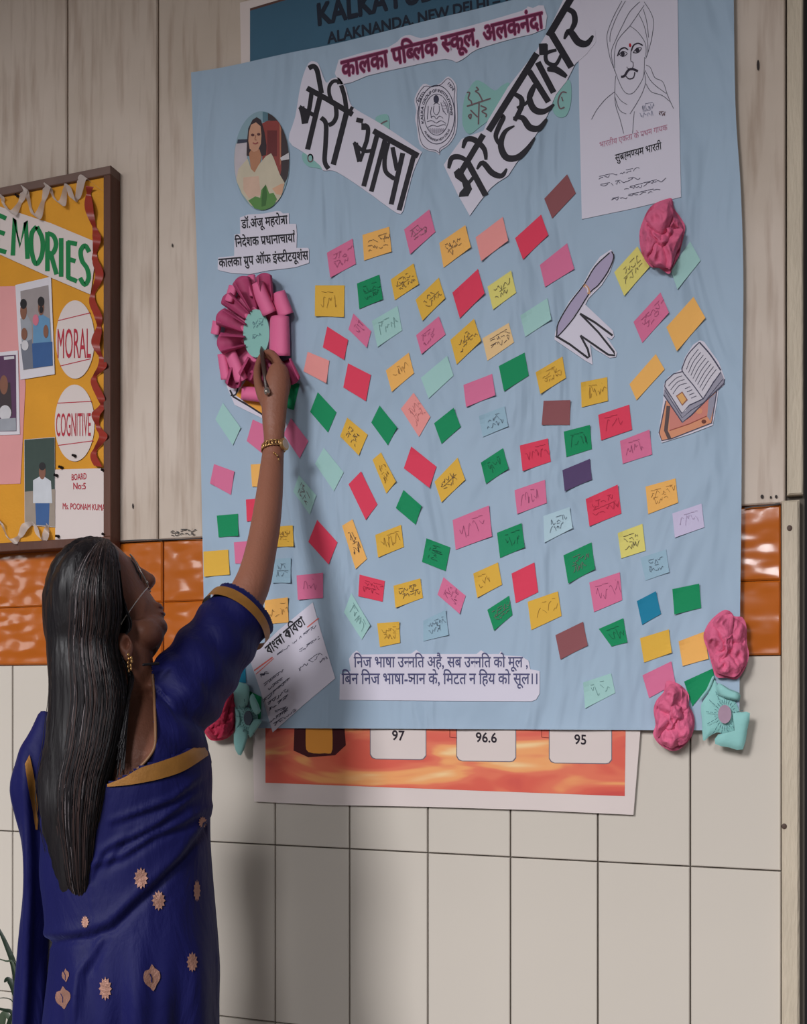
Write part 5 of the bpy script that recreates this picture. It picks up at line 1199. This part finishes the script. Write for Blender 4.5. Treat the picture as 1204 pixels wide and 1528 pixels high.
for k in range(22):
    a = 2 * math.pi * k / 22; p = wc + aa * (.0183 * math.cos(a)) + bb_ * (.0168 * math.sin(a)) - tdir * (.003 * math.cos(a))
    b = MB(); tt = (-aa * math.sin(a) + bb_ * math.cos(a)).normalized(); nn = tt.cross(tdir).normalized(); R = Matrix((tt, nn, tdir)).transposed()
    ring = [p + R @ Vector((.0036 * math.cos(q), 0, .0042 * math.sin(q))) for q in [2 * math.pi * j / 12 for j in range(13)]]
    b.tube(ring, .0011, GOLD, 6, False); b.obj('chain_link', wt, smooth=True)
a = math.radians(-38); sgn = -1
best = min([math.radians(t) for t in range(0, 360, 5)], key=lambda t: -((aa * math.cos(t) * .018 + bb_ * math.sin(t) * .017).dot(VR * .85 - VD * .55)))
pc_ = wc + aa * (.0185 * math.cos(best)) + bb_ * (.017 * math.sin(best)) + tdir * .001; nn = (aa * math.cos(best) + bb_ * math.sin(best)).normalized(); tt = nn.cross(tdir).normalized(); R = Matrix((tt, nn, tdir)).transposed()
b = MB(); b.tube([pc_ - nn * .001, pc_ + nn * .003, pc_ + nn * .0038], [.0095, .0095, .0075], GOLD, 20); b.obj('watch_case', wt, smooth=False)
b = MB(); b.tube([pc_ + nn * .0038, pc_ + nn * .0041], [.0073, .0073], mat('dial', (206, 186, 176), .25), 20); b.obj('dial', wt)
for k in range(4):
    b = MB(); ball(b, 409 + k * 2.2, 676 + k * 1.8 + (4 if k == 3 else 0), .108, 1.4, 2, .002, GOLD); b.obj('charm', wt, smooth=True)
PENM = mat('pen_barrel', (70, 52, 48), .3, .1)
tip, end = W(389.6, 517, DS + .0138), W(398.8, 586, .098)
pen = empty('pen', tip, 'slim dark pen with a silver end held in the woman fingers', 'pen')
dv = (end - tip)
b = MB(); b.tube([tip, tip + dv * .07, tip + dv * .12, tip + dv * .92], [.0008, .0026, .0036, .0038], PENM, 12); b.obj('barrel', pen, smooth=True)
b = MB(); b.tube([tip + dv * .92, tip + dv * .94, tip + dv * 1.0, end + dv * .01], [.0038, .0046, .0046, .003], SIL, 12); b.obj('end_cap', pen, smooth=True)
# ================================================================== POTTED PLANT, lower left
LEAF = mat('dark_leaf', (26, 40, 28), .4, .2, 20, .1, 60); LEAF2 = mat('grey_green_leaf', (62, 74, 58), .45, .15, 30)
pl = empty('potted_plant', (W(-10, 1528, .13).x, -.14, 0), 'dark green leafy potted plant at the lower left beside the sari', 'plant')
px0, py0 = W(-10, 1528, .13).x, -.14
b = MB(); prof = [(.0, .09), (.09, .09), (.10, .12), (.125, .30), (.13, .34), (.135, .34), (.135, .37), (.118, .37), (.115, .33)]; prof = [(.001, .0), (.085, .0), (.115, .26), (.128, .27), (.128, .31), (.112, .31), (.108, .28), (.001, .275)]
b.grid(lambda u, v: (px0 + samp([Vector(p) for p in prof], v).x * .8 * math.cos(2 * math.pi * u), py0 + samp([Vector(p) for p in prof], v).x * math.sin(2 * math.pi * u), samp([Vector(p) for p in prof], v).y), 28, 21, mat('terracotta', (150, 84, 60), .8, .1), True); b.obj('pot', pl)
b = MB(); b.ell((px0, py0, .27), .085, .1, .012, mat('soil', (60, 46, 38), .95, .3)); b.obj('soil', pl, smooth=True)
def blade(pts, wd, m, name='leaf'):
    P = cat_rom([W(*p) for p in pts], 6); n = len(P); vs = []
    for i, p in enumerate(P):
        t = (P[min(i + 1, n - 1)] - P[max(i - 1, 0)]).normalized(); s = t.cross(VD); s = s.normalized() if s.length > .01 else VR; k = i / (n - 1); w_ = wd * math.sin(math.pi * min(1, .12 + .88 * k)) ** .7 * .5
        vs += [p + s * w_ + VD * w_ * .3, p - VD * 0, p - s * w_ + VD * w_ * .3]
    fs = []
    for i in range(n - 1): fs += [(3 * i, 3 * i + 1, 3 * i + 4, 3 * i + 3), (3 * i + 1, 3 * i + 2, 3 * i + 5, 3 * i + 4)]
    b = MB(); b.add(vs, fs, m); b.obj(name, pl, smooth=True)
R0 = (-5, 2230, .14)
for pts, wd, m in (([R0, (26, 1700, .15), (28, 1520, .15), (22, 1450, .15), (8, 1408, .15), (-8, 1375, .15)], .012, LEAF), ([R0, (24, 1720, .16), (27, 1500, .16), (20, 1440, .16), (8, 1434, .16), (-12, 1428, .16)], .004, LEAF2),
                   ([R0, (22, 1740, .15), (27, 1520, .15), (22, 1480, .15), (12, 1462, .15), (6, 1466, .15)], .014, LEAF), ([R0, (20, 1760, .14), (26, 1560, .14), (20, 1496, .14), (-10, 1490, .14)], .003, LEAF), ([R0, (15, 1780, .15), (22, 1600, .15), (20, 1520, .15), (5, 1507, .15), (-25, 1503, .15)], .008, LEAF),
                   ([R0, (10, 1800, .16), (4, 1600, .16), (12, 1530, .16), (24, 1508, .16)], .010, LEAF), ([R0, (0, 1800, .15), (-4, 1600, .15), (2, 1525, .15), (10, 1515, .15), (24, 1540, .15)], .014, LEAF2), ([R0, (-20, 1750, .14), (-40, 1550, .14), (-70, 1480, .14)], .014, LEAF), ([R0, (-30, 1800, .16), (-70, 1620, .16), (-110, 1600, .16)], .014, LEAF), ([R0, (20, 1760, .16), (29, 1520, .16), (26, 1450, .16), (22, 1436, .16), (17, 1434, .16)], .003, LEAF)):
    blade(pts, wd, m)
